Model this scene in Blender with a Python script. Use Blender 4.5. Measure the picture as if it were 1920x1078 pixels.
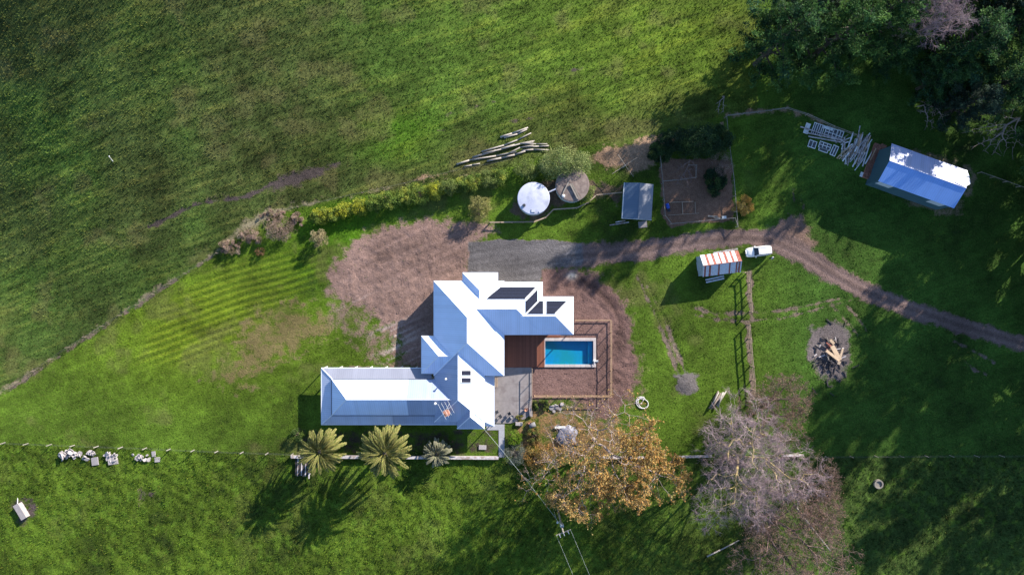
import bpy, math, random
import numpy as np
from mathutils import Vector, Matrix
R = math.radians
sc = bpy.context.scene
for o in list(bpy.data.objects): bpy.data.objects.remove(o)

# ------------------------------------------------------------------ camera
H = 105.0                                   # flying height of the drone
cam = bpy.data.cameras.new('camera'); cam.sensor_width = 36; cam.lens = 36 * H / 192.0
cam.clip_end = 5000; cam.clip_start = 0.5
co = bpy.data.objects.new('camera', cam); sc.collection.objects.link(co)
co.location = (0, 0, H); co.rotation_euler = (0, 0, 0); sc.camera = co
# ------------------------------------------------------------------ sky, sun, exposure
SUN_EL = R(20.5); SDX, SDY = 0.684, 0.730    # towards the sun, in plan
w = bpy.data.worlds.new('World'); sc.world = w; w.use_nodes = True
nt = w.node_tree; sky = nt.nodes.new('ShaderNodeTexSky'); sky.sky_type = 'NISHITA'; sky.sun_disc = False; sky.ozone_density = 3.0; sky.dust_density = 0.4
sky.sun_elevation = SUN_EL; sky.sun_rotation = math.atan2(SDX, SDY)
nt.nodes['Background'].inputs[1].default_value = 0.10
nt.links.new(sky.outputs[0], nt.nodes['Background'].inputs[0])
sl = bpy.data.lights.new('sun', 'SUN'); sl.energy = 5.0; sl.angle = R(0.55); sl.color = (1.0, 0.92, 0.79)
so = bpy.data.objects.new('sun', sl); sc.collection.objects.link(so)
sd = Vector((SDX * math.cos(SUN_EL), SDY * math.cos(SUN_EL), math.sin(SUN_EL)))
so.rotation_euler = sd.to_track_quat('Z', 'Y').to_euler(); so.location = (60, 60, 60)
sc.view_settings.view_transform = 'Standard'; sc.view_settings.look = 'None'
sc.view_settings.gamma = 1.0; sc.view_settings.exposure = 1.25
sc.render.engine = 'CYCLES'
sc.cycles.max_bounces = 6; sc.cycles.transparent_max_bounces = 12

# ------------------------------------------------------------------ helpers
random.seed(7); RNG = np.random.default_rng(11)
COL = sc.collection

def vnoise(x, y, seed=0):
    xi = np.floor(x).astype(np.int64); yi = np.floor(y).astype(np.int64)
    xf = x - xi; yf = y - yi
    xf = xf * xf * (3 - 2 * xf); yf = yf * yf * (3 - 2 * yf)
    def h(a, b):
        n = (a * 374761393 + b * 668265263 + seed * 974711) & 0x7fffffff
        n = ((n ^ (n >> 13)) * 1274126177) & 0x7fffffff
        n = ((n ^ (n >> 16)) * 374761393) & 0x7fffffff
        return ((n ^ (n >> 15)) & 0xffff) / 65535.0
    a = h(xi, yi); b = h(xi + 1, yi); c = h(xi, yi + 1); d = h(xi + 1, yi + 1)
    return (a * (1 - xf) + b * xf) * (1 - yf) + (c * (1 - xf) + d * xf) * yf

def fbm(x, y, seed=0, octv=4, gain=0.5):
    s = 0; a = 1; t = 0
    for i in range(octv):
        s = s + a * vnoise(x * 2 ** i + 17.3 * i, y * 2 ** i - 9.1 * i, seed + i); t += a; a *= gain
    return s / t - 0.5

def sstep(a, b, x):
    t = np.clip((x - a) / (b - a), 0, 1); return t * t * (3 - 2 * t)

def terrain(x, y):
    """broad shape of the land: the paddock to the north-west is tilted off the sun to darken it"""
    x = np.asarray(x, float); y = np.asarray(y, float)
    s = x * SDX + y * SDY; t = -x * SDY + y * SDX
    g = 0.27 * sstep(30, 108, t)  # invented slope, shaped so the far corner catches less sun
    ss = 60 * np.tanh((s + 38) / 60)
    return g * ss * sstep(-40, 5, y + 0.33 * x + 32) 

def T(x, y): return float(terrain(x, y))

def P(px, py, z=0.0):
    """photo pixel (1920x1078) of a point z metres above datum -> world"""
    k = (H - z) / H / 10.0
    return Vector(((px - 960) * k, (539 - py) * k, z))

def G(px, py, dz=0.0):
    p = P(px, py, 0)
    z = T(p.x, p.y); p = P(px, py, z); p.z = T(p.x, p.y) + dz
    return p

class MB:
    def __init__(s): s.v = []; s.f = []; s.m = []; s.uv = []
    def poly(s, pts, mi=0, uvs=None):
        b = len(s.v); s.v += [tuple(p) for p in pts]; s.f.append(tuple(range(b, b + len(pts)))); s.m.append(mi)
        s.uv.append(uvs if uvs else [(0, 0)] * len(pts)); return s
    def faces(s, vs, fs, mi=0):
        b = len(s.v); s.v += [tuple(p) for p in vs]
        for f in fs:
            s.f.append(tuple(b + i for i in f)); s.m.append(mi); s.uv.append([(0, 0)] * len(f))
        return s
    def box(s, c, d, rz=0.0, mi=0, ry=0.0, rx=0.0, bev=0.0):
        hx, hy, hz = d[0] / 2, d[1] / 2, d[2] / 2
        M = Matrix.Rotation(rz, 3, 'Z') @ Matrix.Rotation(ry, 3, 'Y') @ Matrix.Rotation(rx, 3, 'X'); c = Vector(c)
        if bev <= 0:
            vs = [Vector((a * hx, b * hy, e * hz)) for e in (-1, 1) for a, b in ((-1, -1), (1, -1), (1, 1), (-1, 1))]
            fs = [(3, 2, 1, 0), (4, 5, 6, 7), (0, 1, 5, 4), (1, 2, 6, 5), (2, 3, 7, 6), (3, 0, 4, 7)]
        else:
            vs = []
            for (ez, q) in ((-hz, 0), (hz - bev, 0), (hz, bev)):
                for a, b in ((-1, -1), (1, -1), (1, 1), (-1, 1)):
                    vs.append(Vector((a * (hx - q), b * (hy - q), ez)))
            fs = [(3, 2, 1, 0), (8, 9, 10, 11)]
            for l in (0, 4):
                for i in range(4):
                    j = (i + 1) % 4; fs.append((l + i, l + j, l + 4 + j, l + 4 + i))
        return s.faces([M @ v + c for v in vs], fs, mi)
    def tube(s, p0, p1, r0, r1=None, n=6, mi=0, cap=True):
        r1 = r0 if r1 is None else r1
        p0 = Vector(p0); p1 = Vector(p1); d = (p1 - p0).normalized()
        u = d.orthogonal().normalized(); v = d.cross(u)
        vs = [];
        for p, r in ((p0, r0), (p1, r1)):
            for i in range(n):
                a = 2 * math.pi * i / n; vs.append(p + u * (r * math.cos(a)) + v * (r * math.sin(a)))
        fs = [(i, (i + 1) % n, n + (i + 1) % n, n + i) for i in range(n)]
        if cap: fs += [tuple(range(n - 1, -1, -1)), tuple(range(n, 2 * n))]
        return s.faces(vs, fs, mi)
    def path(s, pts, r, n=6, mi=0):
        for a, b in zip(pts[:-1], pts[1:]): s.tube(a, b, r, r, n, mi)
        return s
    def bar(s, p0, p1, wd, ht, mi=0):
        p0 = Vector(p0); p1 = Vector(p1); d = p1 - p0
        rz = math.atan2(d.y, d.x); ry = -math.atan2(d.z, math.hypot(d.x, d.y))
        return s.box((p0 + p1) / 2, (d.length, wd, ht), rz, mi, ry)
    def prism(s, pts, z0, z1, mi=0):
        n = len(pts); vs = [(p[0], p[1], z0) for p in pts] + [(p[0], p[1], z1) for p in pts]
        fs = [tuple(range(n - 1, -1, -1)), tuple(range(n, 2 * n))] + [(i, (i + 1) % n, n + (i + 1) % n, n + i) for i in range(n)]
        return s.faces(vs, fs, mi)
    def lathe(s, prof, n=24, c=(0, 0, 0), mi=0):
        vs = []; fs = []
        for r, z in prof:
            for i in range(n):
                a = 2 * math.pi * i / n; vs.append((c[0] + r * math.cos(a), c[1] + r * math.sin(a), c[2] + z))
        for k in range(len(prof) - 1):
            for i in range(n): fs.append((k * n + i, k * n + (i + 1) % n, (k + 1) * n + (i + 1) % n, (k + 1) * n + i))
        fs.append(tuple((len(prof) - 1) * n + i for i in range(n)))
        return s.faces(vs, fs, mi)
    def mesh(s, name, mats, off=(0, 0, 0), smooth=False):
        me = bpy.data.meshes.new(name)
        me.from_pydata([(x - off[0], y - off[1], z - off[2]) for x, y, z in s.v], [], s.f)
        for m in (mats if isinstance(mats, (list, tuple)) else [mats]): me.materials.append(m)
        me.polygons.foreach_set('material_index', s.m)
        if any(any(u != (0, 0) for u in q) for q in s.uv):
            l = me.uv_layers.new(name='UVMap'); l.data.foreach_set('uv', np.array([c for q in s.uv for u in q for c in u], np.float32))
        if smooth: me.polygons.foreach_set('use_smooth', [True] * len(me.polygons))
        me.update(); return me
    def build(s, name, mats, parent=None, smooth=False):
        off = (0, 0, 0) if parent is None else (tuple(parent.location) if parent.parent is None else ORG.get(parent, (0, 0, 0)))
        return link(name, s.mesh(name, mats, off, smooth), parent, org=off)
    def local(s, name, mats, parent=None, smooth=False):
        return link(name, s.mesh(name, mats, (0, 0, 0), smooth), parent)

def link(name, me, parent=None, loc=(0, 0, 0), rot=(0, 0, 0), org=None, scale=(1, 1, 1)):
    o = bpy.data.objects.new(name, me); COL.objects.link(o); o.location = loc; o.rotation_euler = rot; o.scale = scale
    if parent is not None: o.parent = parent
    if org is not None: ORG[o] = tuple(org)
    return o
ORG = {}
def sub(mb, name, mats, part, smooth=False):
    """sub-part: geometry in world coordinates, child of a part built with MB.build"""
    off = ORG.get(part, (0, 0, 0)); return link(name, mb.mesh(name, mats, off, smooth), part, org=off)

def tag(o, label, cat, group=None):
    o['label'] = label; o['category'] = cat
    if group: o['group'] = group
    return o
def thing(name, label, cat, loc=(0, 0, 0), rz=0.0, group=None):
    o = bpy.data.objects.new(name, None); COL.objects.link(o); o.location = loc; o.rotation_euler = (0, 0, rz)
    o.empty_display_size = 0.3
    return tag(o, label, cat, group)
def structure(o): o['kind'] = 'structure'; return o

def np_mesh(name, v, f, mat, cols=None, smooth=False, normals=None, fattr=None):
    me = bpy.data.meshes.new(name); v = np.asarray(v, np.float32); f = np.asarray(f, np.int32); k = f.shape[1]
    me.vertices.add(len(v)); me.vertices.foreach_set('co', v.ravel())
    me.loops.add(f.size); me.loops.foreach_set('vertex_index', f.ravel())
    me.polygons.add(len(f)); me.polygons.foreach_set('loop_start', np.arange(0, f.size, k, dtype=np.int32))
    try: me.polygons.foreach_set('loop_total', np.full(len(f), k, np.int32))
    except Exception: pass
    if smooth: me.polygons.foreach_set('use_smooth', np.ones(len(f), bool))
    for m in (mat if isinstance(mat, list) else [mat]): me.materials.append(m)
    me.update(calc_edges=True)
    for nm, c in (cols or {}).items():
        a = me.attributes.new(nm, 'FLOAT_COLOR', 'POINT'); c4 = np.ones((len(v), 4), np.float32); c4[:, :3] = c
        a.data.foreach_set('color', c4.ravel())
    for nm, c in (fattr or {}).items():
        a = me.attributes.new(nm, 'FLOAT', 'POINT'); a.data.foreach_set('value', np.asarray(c, np.float32))
    if normals is not None: me.normals_split_custom_set_from_vertices(normals.tolist())
    return me

# ------------------------------------------------------------------ materials
def pm(name, col, rough=0.7, var=0.18, scale=2.0, bump=0.0, bscale=8.0, metal=0.0, rnd=0.0, spec=0.4, dark=None, dfac=0.5, stretch=None):
    m = bpy.data.materials.new(name); m.use_nodes = True; n = m.node_tree.nodes; L = m.node_tree.links
    b = n['Principled BSDF']; b.inputs['Roughness'].default_value = rough; b.inputs['Metallic'].default_value = metal
    b.inputs['Specular IOR Level'].default_value = spec
    tc = n.new('ShaderNodeTexCoord'); src = tc.outputs['Object']
    if stretch:
        mp = n.new('ShaderNodeMapping'); mp.inputs['Scale'].default_value = stretch; L.new(src, mp.inputs[0]); src = mp.outputs[0]
    tx = n.new('ShaderNodeTexNoise'); tx.inputs['Scale'].default_value = scale; tx.inputs['Detail'].default_value = 6; tx.inputs['Roughness'].default_value = .65
    L.new(src, tx.inputs['Vector'])
    mr = n.new('ShaderNodeMapRange'); mr.inputs[1].default_value = .3; mr.inputs[2].default_value = .7
    mr.inputs[3].default_value = 1 - var; mr.inputs[4].default_value = 1 + var; L.new(tx.outputs[0], mr.inputs[0])
    mx = n.new('ShaderNodeMix'); mx.data_type = 'RGBA'; mx.blend_type = 'MULTIPLY'; mx.inputs[0].default_value = 1
    mx.inputs[6].default_value = (*col, 1); L.new(mr.outputs[0], mx.inputs[7]); out = mx.outputs[2]
    if dark:
        t2 = n.new('ShaderNodeTexNoise'); t2.inputs['Scale'].default_value = scale * .6; t2.inputs['Detail'].default_value = 7; L.new(src, t2.inputs['Vector'])
        cr = n.new('ShaderNodeMapRange'); cr.inputs[1].default_value = .62 - dfac * .3; cr.inputs[2].default_value = .75 - dfac * .3; L.new(t2.outputs[0], cr.inputs[0])
        m2 = n.new('ShaderNodeMix'); m2.data_type = 'RGBA'; L.new(cr.outputs[0], m2.inputs[0]); L.new(out, m2.inputs[6]); m2.inputs[7].default_value = (*dark, 1); out = m2.outputs[2]
    if rnd:
        oi = n.new('ShaderNodeObjectInfo'); m3 = n.new('ShaderNodeMapRange'); m3.inputs[3].default_value = 1 - rnd; m3.inputs[4].default_value = 1 + rnd
        L.new(oi.outputs['Random'], m3.inputs[0]); m4 = n.new('ShaderNodeMix'); m4.data_type = 'RGBA'; m4.blend_type = 'MULTIPLY'; m4.inputs[0].default_value = 1
        L.new(out, m4.inputs[6]); L.new(m3.outputs[0], m4.inputs[7]); out = m4.outputs[2]
    L.new(out, b.inputs['Base Color'])
    if bump:
        t3 = n.new('ShaderNodeTexNoise'); t3.inputs['Scale'].default_value = bscale; t3.inputs['Detail'].default_value = 5; L.new(src, t3.inputs['Vector'])
        bp = n.new('ShaderNodeBump'); bp.inputs['Distance'].default_value = bump; L.new(t3.outputs[0], bp.inputs['Height']); L.new(bp.outputs[0], b.inputs['Normal'])
    return m

def roofmat(name, col, rough=.45, period=.38, streak=.10, metal=0.0):
    """long-run metal sheet: ribs and sheet laps run up the slope (UV: u along the eave, metres)"""
    m = bpy.data.materials.new(name); m.use_nodes = True; n = m.node_tree.nodes; L = m.node_tree.links
    b = n['Principled BSDF']; b.inputs['Roughness'].default_value = rough; b.inputs['Metallic'].default_value = metal; b.inputs['Specular IOR Level'].default_value = .35
    uv = n.new('ShaderNodeUVMap'); sp = n.new('ShaderNodeSeparateXYZ'); L.new(uv.outputs[0], sp.inputs[0])
    def mth(op, a, bb):
        q = n.new('ShaderNodeMath'); q.operation = op
        for i, s in enumerate((a, bb)):
            if s is None: continue
            if isinstance(s, (int, float)): q.inputs[i].default_value = s
            else: L.new(s, q.inputs[i])
        return q.outputs[0]
    rib = mth('PINGPONG', mth('DIVIDE', sp.outputs[0], period), .5)
    rb = n.new('ShaderNodeMapRange'); rb.inputs[1].default_value = .38; rb.inputs[2].default_value = .5; L.new(rib, rb.inputs[0])
    bp = n.new('ShaderNodeBump'); bp.inputs['Distance'].default_value = .02; bp.inputs['Strength'].default_value = .5; L.new(rb.outputs[0], bp.inputs['Height']); L.new(bp.outputs[0], b.inputs['Normal'])
    sh = mth('FLOOR', mth('DIVIDE', sp.outputs[0], period * 2), None)
    wn = n.new('ShaderNodeTexWhiteNoise'); wn.noise_dimensions = '1D'; L.new(sh, wn.inputs['W'])
    tx = n.new('ShaderNodeTexNoise'); tx.inputs['Scale'].default_value = .35; tx.inputs['Detail'].default_value = 5; L.new(uv.outputs[0], tx.inputs['Vector'])
    a = mth('ADD', mth('MULTIPLY', wn.outputs[0], streak), mth('MULTIPLY', tx.outputs[0], streak * 2))
    lap = mth('MULTIPLY', rb.outputs[0], -.17)
    f = mth('ADD', mth('ADD', a, lap), 1 - streak * 1.6)
    mx = n.new('ShaderNodeMix'); mx.data_type = 'RGBA'; mx.blend_type = 'MULTIPLY'; mx.inputs[0].default_value = 1; mx.inputs[6].default_value = (*col, 1)
    L.new(f, mx.inputs[7]); L.new(mx.outputs[2], b.inputs['Base Color'])
    return m

def leafmat(name, trans=.3, rough=.75):
    m = bpy.data.materials.new(name); m.use_nodes = True; n = m.node_tree.nodes; L = m.node_tree.links
    b = n['Principled BSDF']; b.inputs['Roughness'].default_value = rough; b.inputs['Specular IOR Level'].default_value = .15
    at = n.new('ShaderNodeAttribute'); at.attribute_name = 'col'; L.new(at.outputs['Color'], b.inputs['Base Color'])
    if trans:
        tr = n.new('ShaderNodeBsdfTranslucent'); L.new(at.outputs['Color'], tr.inputs[0]); mx = n.new('ShaderNodeMixShader'); mx.inputs[0].default_value = trans
        L.new(b.outputs[0], mx.inputs[1]); L.new(tr.outputs[0], mx.inputs[2]); L.new(mx.outputs[0], n['Material Output'].inputs[0])
    return m

def groundmat():
    m = bpy.data.materials.new('ground'); m.use_nodes = True; n = m.node_tree.nodes; L = m.node_tree.links
    b = n['Principled BSDF']; b.inputs['Roughness'].default_value = .95; b.inputs['Specular IOR Level'].default_value = .1
    tc = n.new('ShaderNodeTexCoord')
    def noise(s, d=5, r=.6):
        t = n.new('ShaderNodeTexNoise'); t.inputs['Scale'].default_value = s; t.inputs['Detail'].default_value = d; t.inputs['Roughness'].default_value = r
        L.new(tc.outputs['Object'], t.inputs['Vector']); return t.outputs[0]
    def mr(x, a, bb, c, d):
        q = n.new('ShaderNodeMapRange'); q.inputs[1].default_value = a; q.inputs[2].default_value = bb; q.inputs[3].default_value = c; q.inputs[4].default_value = d; L.new(x, q.inputs[0]); return q.outputs[0]
    def mth(op, a, bb):
        q = n.new('ShaderNodeMath'); q.operation = op
        for i, s in enumerate((a, bb)):
            if isinstance(s, (int, float)): q.inputs[i].default_value = s
            else: L.new(s, q.inputs[i])
        return q.outputs[0]
    def mul(c, f):
        q = n.new('ShaderNodeMix'); q.data_type = 'RGBA'; q.blend_type = 'MULTIPLY'; q.inputs[0].default_value = 1; L.new(c, q.inputs[6]); L.new(f, q.inputs[7]); return q.outputs[2]
    def att(a):
        q = n.new('ShaderNodeAttribute'); q.attribute_name = a; return q
    nf = noise(3.2, 6, .7); nm = noise(.55, 5, .6); nc = noise(1.4, 4, .6)
    g = mul(att('gc').outputs['Color'], mr(nf, .32, .68, .52, 1.46)); g = mul(g, mr(nm, .3, .7, .80, 1.20))
    # dry stalks through the sward
    dry = n.new('ShaderNodeMix'); dry.data_type = 'RGBA'; L.new(mr(noise(5.5, 3, .6), .55, .72, 0, .42), dry.inputs[0]); L.new(g, dry.inputs[6]); dry.inputs[7].default_value = (.16, .135, .055, 1)
    d = mul(att('dc').outputs['Color'], mr(nc, .3, .7, .80, 1.2)); d = mul(d, mr(noise(6, 4, .6), .32, .68, .66, 1.34))
    k = mth('ADD', att('bare').outputs['Fac'], mth('ADD', mth('MULTIPLY', mth('SUBTRACT', nm, .5), 1.35), mth('MULTIPLY', mth('SUBTRACT', nf, .5), .6)))
    fac = mr(k, .38, .62, 0, 1)
    mx = n.new('ShaderNodeMix'); mx.data_type = 'RGBA'; L.new(fac, mx.inputs[0]); L.new(dry.outputs[2], mx.inputs[6]); L.new(d, mx.inputs[7])
    L.new(mx.outputs[2], b.inputs['Base Color'])
    hb = mth('ADD', mth('MULTIPLY', nf, .6), mth('ADD', mth('MULTIPLY', noise(9, 3, .6), .35), mth('MULTIPLY', fac, mth('MULTIPLY', noise(3.0, 6, .7), .45))))
    bp = n.new('ShaderNodeBump'); bp.inputs['Distance'].default_value = .22; bp.inputs['Strength'].default_value = .85; L.new(hb, bp.inputs['Height']); L.new(bp.outputs[0], b.inputs['Normal'])
    return m

M = {}
M['ground'] = groundmat()
M['leaf'] = leafmat('leaf', .3); M['grass'] = leafmat('grass_blades', .25, .9)
M['roof'] = roofmat('pale_roof_sheet', (.62, .73, .97)); M['roof_old'] = roofmat('weathered_roof_sheet', (.33, .39, .56), .5, .38, .12); M['roof_low'] = roofmat('verandah_roof_sheet', (.50, .57, .76), .5, .38, .10); M['roof_north'] = roofmat('sun_toned_verandah_sheet', (.25, .265, .345), .55, .38, .12)  # roof_north: colour lowered to offset full sun on the north skirt
M['ridge'] = pm('ridge_cap', (.74, .78, .88), .5, .05); M['gutter'] = pm('gutter', (.70, .75, .86), .45, .06)
M['wall'] = pm('weatherboard', (.62, .62, .60), .7, .06); M['soffit'] = pm('soffit', (.6, .6, .6), .8, .05)
M['glass'] = pm('window_glass', (.03, .04, .05), .08, .1, spec=.7); M['frame'] = pm('white_paint', (.74, .75, .77), .5, .08, rnd=.08)
M['solar'] = pm('black_collector', (.016, .020, .040), .75, .2, 6, rnd=.18, spec=.15); M['brick'] = pm('chimney_brick', (.42, .2, .14), .85, .25, 6, .02, 12)
M['concrete'] = pm('concrete', (.25, .225, .23), .85, .16, .9, .01, 14, dark=(.19, .165, .17), dfac=.35); M['path'] = pm('path_concrete', (.34, .34, .38), .85, .12, 1.2)
M['deck'] = pm('deck_timber', (.21, .075, .045), .6, .22, 3, rnd=.22, stretch=(6, 1, 1)); M['coping'] = pm('coping_stone', (.45, .40, .40), .7, .12, 3, rnd=.08)
M['pool'] = pm('pool_shell', (.012, .235, .43), .5, .12, .35, dark=(.02, .235, .29), dfac=.45)
M['pine'] = pm('new_pine', (.38, .25, .16), .7, .2, 3, rnd=.15); M['oldwood'] = pm('grey_timber', (.27, .24, .21), .85, .25, 3, .01, 12, rnd=.2)
M['fencewood'] = pm('fence_timber', (.32, .24, .18), .8, .25, 3, rnd=.2); M['darkbark'] = pm('dark_bark', (.075, .06, .05), .9, .3, 4, .03, 9); M['bark'] = pm('bark', (.20, .16, .13), .9, .3, 4, .03, 9)
M['palebark'] = pm('pale_bark', (.36, .29, .28), .9, .25, 3, .02, 9); M['twig'] = pm('twig', (.27, .20, .225), .9, .3, 2)
M['lichen'] = pm('lichened_bark', (.42, .33, .15), .9, .3, 3, .02, 9); M['brownwood'] = pm('brown_twig', (.175, .12, .11), .9, .3, 2)
M['tank'] = pm('tank_white', (.52, .54, .68), .5, .12, .6, dark=(.34, .36, .46), dfac=.45); M['tank_side'] = pm('tank_side', (.34, .42, .44), .5, .1)  # white tank's dark blotches mix stain with painted tree-shadow dapple
M['oldtank'] = pm('old_tank_top', (.17, .13, .12), .9, .3, 1.5, .02, 8, dark=(.24, .19, .17), dfac=.5)
M['shedroof_dk'] = roofmat('dark_blue_sheet', (.10, .145, .22), .5, .3, .05); M['shedroof_gr'] = roofmat('grey_sheet', (.22, .23, .27), .5, .3, .05)
M['bigroof'] = roofmat('zinc_sheet_skylit', (.22, .40, .84), .5, .4, .07, .0); M['bigroof_n'] = roofmat('zinc_sheet_sunward', (.42, .46, .68), .5, .4, .12, .0); M['shedwall'] = roofmat('green_grey_cladding', (.06, .13, .17), .6, .4, .05)  # machinery shed slopes: one metal, blue skylight and brighter sunward tone painted in
M['panelwhite'] = pm('white_panel', (.62, .66, .72), .5, .05); M['rust'] = pm('rusty_sheet', (.31, .095, .07), .85, .3, 3, dark=(.45, .30, .27), dfac=.25, stretch=(3, 1, 1))
M['galv'] = pm('galvanised_sheet', (.58, .60, .66), .5, .15, 3, dark=(.45, .22, .15), dfac=.18, stretch=(3, 1, 1)); M['galvwall'] = pm('galvanised_wall', (.33, .40, .48), .6, .15, 2)
M['log'] = pm('grey_log', (.33, .30, .28), .9, .3, 3, .03, 7, rnd=.15); M['logend'] = pm('log_end', (.42, .32, .2), .8, .2)
M['slab'] = pm('pale_slab', (.33, .30, .31), .8, .15, 3, .01, 10, rnd=.15); M['white'] = pm('white_plastic', (.7, .7, .7), .5, .06)
M['metal'] = pm('grey_metal', (.45, .47, .5), .45, .1, metal=.3); M['black'] = pm('black_rubber', (.02, .02, .022), .7, .1)
M['bluebarrel'] = pm('blue_plastic', (.01, .07, .45), .4, .08); M['carpaint'] = pm('white_car_paint', (.80, .80, .82), .25, .02, spec=.5)
M['tyre'] = pm('tyre', (.02, .02, .02), .85, .1); M['rim'] = pm('rim', (.5, .5, .52), .3, .05, metal=.7); M['redlamp'] = pm('tail_lamp', (.35, .02, .02), .3, .05)
M['lamp'] = pm('head_lamp', (.65, .67, .7), .15, .05); M['ash'] = pm('ash', (.12, .10, .11), .95, .3, 2, .05, 6)
M['char'] = pm('charred_wood', (.045, .04, .045), .9, .3, 4, rnd=.3); M['sawn'] = pm('sawn_timber', (.55, .40, .27), .75, .2, 3, rnd=.2)
M['paintedwood'] = pm('painted_timber', (.50, .46, .48), .75, .2, 3, dark=(.30, .24, .22), dfac=.5, rnd=.2); M['usedbrick'] = pm('used_brick', (.30, .14, .10), .9, .3, 5, rnd=.35)
M['terracotta'] = pm('terracotta', (.42, .20, .13), .8, .15); M['greypot'] = pm('grey_pot', (.16, .16, .18), .7, .15); M['dark'] = pm('dark_fabric', (.03, .035, .05), .8, .2)
M['tarp'] = pm('grey_tarpaulin', (.20, .20, .26), .6, .15, 1.2, .03, 2); M['skin'] = pm('skin', (.45, .28, .2), .6, .05); M['cloth'] = pm('dark_clothing', (.02, .03, .06), .85, .15); M['hair'] = pm('hair', (.05, .035, .025), .7, .2)
M['shirt'] = pm('pale_clothing', (.55, .57, .62), .8, .1); M['eaveshadow'] = pm('eave_shadow', (.13, .14, .18), .6, .1); M['wire'] = pm('wire', (.42, .46, .46), .5, .05); M['fencewire'] = pm('fence_wire', (.12, .12, .12), .6, .05); M['hose'] = pm('white_hose', (.68, .66, .68), .5, .06)

def watermat():
    m = bpy.data.materials.new('water'); m.use_nodes = True; n = m.node_tree.nodes; L = m.node_tree.links; n.remove(n['Principled BSDF'])
    t = n.new('ShaderNodeBsdfTransparent'); t.inputs[0].default_value = (.55, .93, 1, 1); g = n.new('ShaderNodeBsdfGlossy'); g.inputs['Roughness'].default_value = .03
    f = n.new('ShaderNodeFresnel'); f.inputs[0].default_value = 1.33; mx = n.new('ShaderNodeMixShader')
    tx = n.new('ShaderNodeTexNoise'); tx.inputs['Scale'].default_value = 2.5; bp = n.new('ShaderNodeBump'); bp.inputs['Distance'].default_value = .02; bp.inputs['Strength'].default_value = .2
    L.new(tx.outputs[0], bp.inputs['Height']); L.new(bp.outputs[0], g.inputs['Normal']); n.remove(f); mx.inputs[0].default_value = .045
    L.new(t.outputs[0], mx.inputs[1]); L.new(g.outputs[0], mx.inputs[2]); L.new(mx.outputs[0], n['Material Output'].inputs[0]); return m
M['water'] = watermat()

# ------------------------------------------------------------------ the ground: one sheet, split into its zones
def axis(lo, hi, step, far, growth=1.16):
    a = list(np.arange(lo, hi + 1e-6, step)); d = step; up = [a[-1]]
    while up[-1] < far: d *= growth; up.append(up[-1] + d)
    d = step; dn = [a[0]]
    while dn[-1] > -far: d *= growth; dn.append(dn[-1] - d)
    return np.array(dn[:0:-1] + a + up[1:])
STEP = 0.3
gx = axis(-103.2, 103.2, STEP, 1500); gy = axis(-59.1, 59.1, STEP, 1500)
GX, GY = np.meshgrid(gx, gy)                     # [row(y), col(x)]
PXg = 960 + 10 * GX; PYg = 539 - 10 * GY          # the same in photo pixels (10 per metre on the flat)

def sdf_poly(px, py, poly):
    """signed distance (px), positive inside"""
    d2 = np.full(px.shape, 1e12); ins = np.zeros(px.shape, bool); n = len(poly)
    for i in range(n):
        ax, ay = poly[i]; bx, by = poly[(i + 1) % n]; ex, ey = bx - ax, by - ay
        wx, wy = px - ax, py - ay; t = np.clip((wx * ex + wy * ey) / (ex * ex + ey * ey + 1e-9), 0, 1)
        d2 = np.minimum(d2, (wx - ex * t) ** 2 + (wy - ey * t) ** 2)
        c = ((ay > py) != (by > py)); den = (by - ay) if by != ay else 1e-9
        ins ^= c & (px < (bx - ax) * (py - ay) / den + ax)
    return np.where(ins, 1, -1) * np.sqrt(d2)
def dist_line(px, py, pts, wd=None):
    """distance to polyline minus its (varying) half width"""
    d = np.full(px.shape, 1e9)
    for i in range(len(pts) - 1):
        ax, ay = pts[i][:2]; bx, by = pts[i + 1][:2]; ex, ey = bx - ax, by - ay
        t = np.clip(((px - ax) * ex + (py - ay) * ey) / (ex * ex + ey * ey), 0, 1)
        hw = (pts[i][2] + (pts[i + 1][2] - pts[i][2]) * t) / 2 if len(pts[i]) > 2 else (wd or 0) / 2
        d = np.minimum(d, np.hypot(px - ax - ex * t, py - ay - ey * t) - hw)
    return d
_cache = {}
def region(poly=None, line=None, soft=14, wd=None, wk=1.0):
    """0..1 mask over the grid, 0.5 on the outline; soft is the width of the blend in px"""
    pts = poly or line; xs = [p[0] for p in pts]; ys = [p[1] for p in pts]; pad = 60 + soft
    c0, c1 = np.searchsorted(gx, [(min(xs) - pad - 960) / 10, (max(xs) + pad - 960) / 10])
    r0, r1 = np.searchsorted(gy, [(539 - max(ys) - pad) / 10, (539 - min(ys) + pad) / 10])
    m = np.zeros(GX.shape); a = PXg[r0:r1, c0:c1]; b = PYg[r0:r1, c0:c1]
    wob = fbm(a / 45, b / 45, 5, 4) * 18 * min(1, soft / 9) + fbm(a / 11, b / 11, 7, 3) * 9 * min(1, soft / 6)
    wob = wob * wk
    s = sdf_poly(a, b, poly) if poly else -dist_line(a, b, line, wd)
    m[r0:r1, c0:c1] = np.clip(.5 + (s + wob) / (2 * soft), 0, 1); return m

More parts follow.
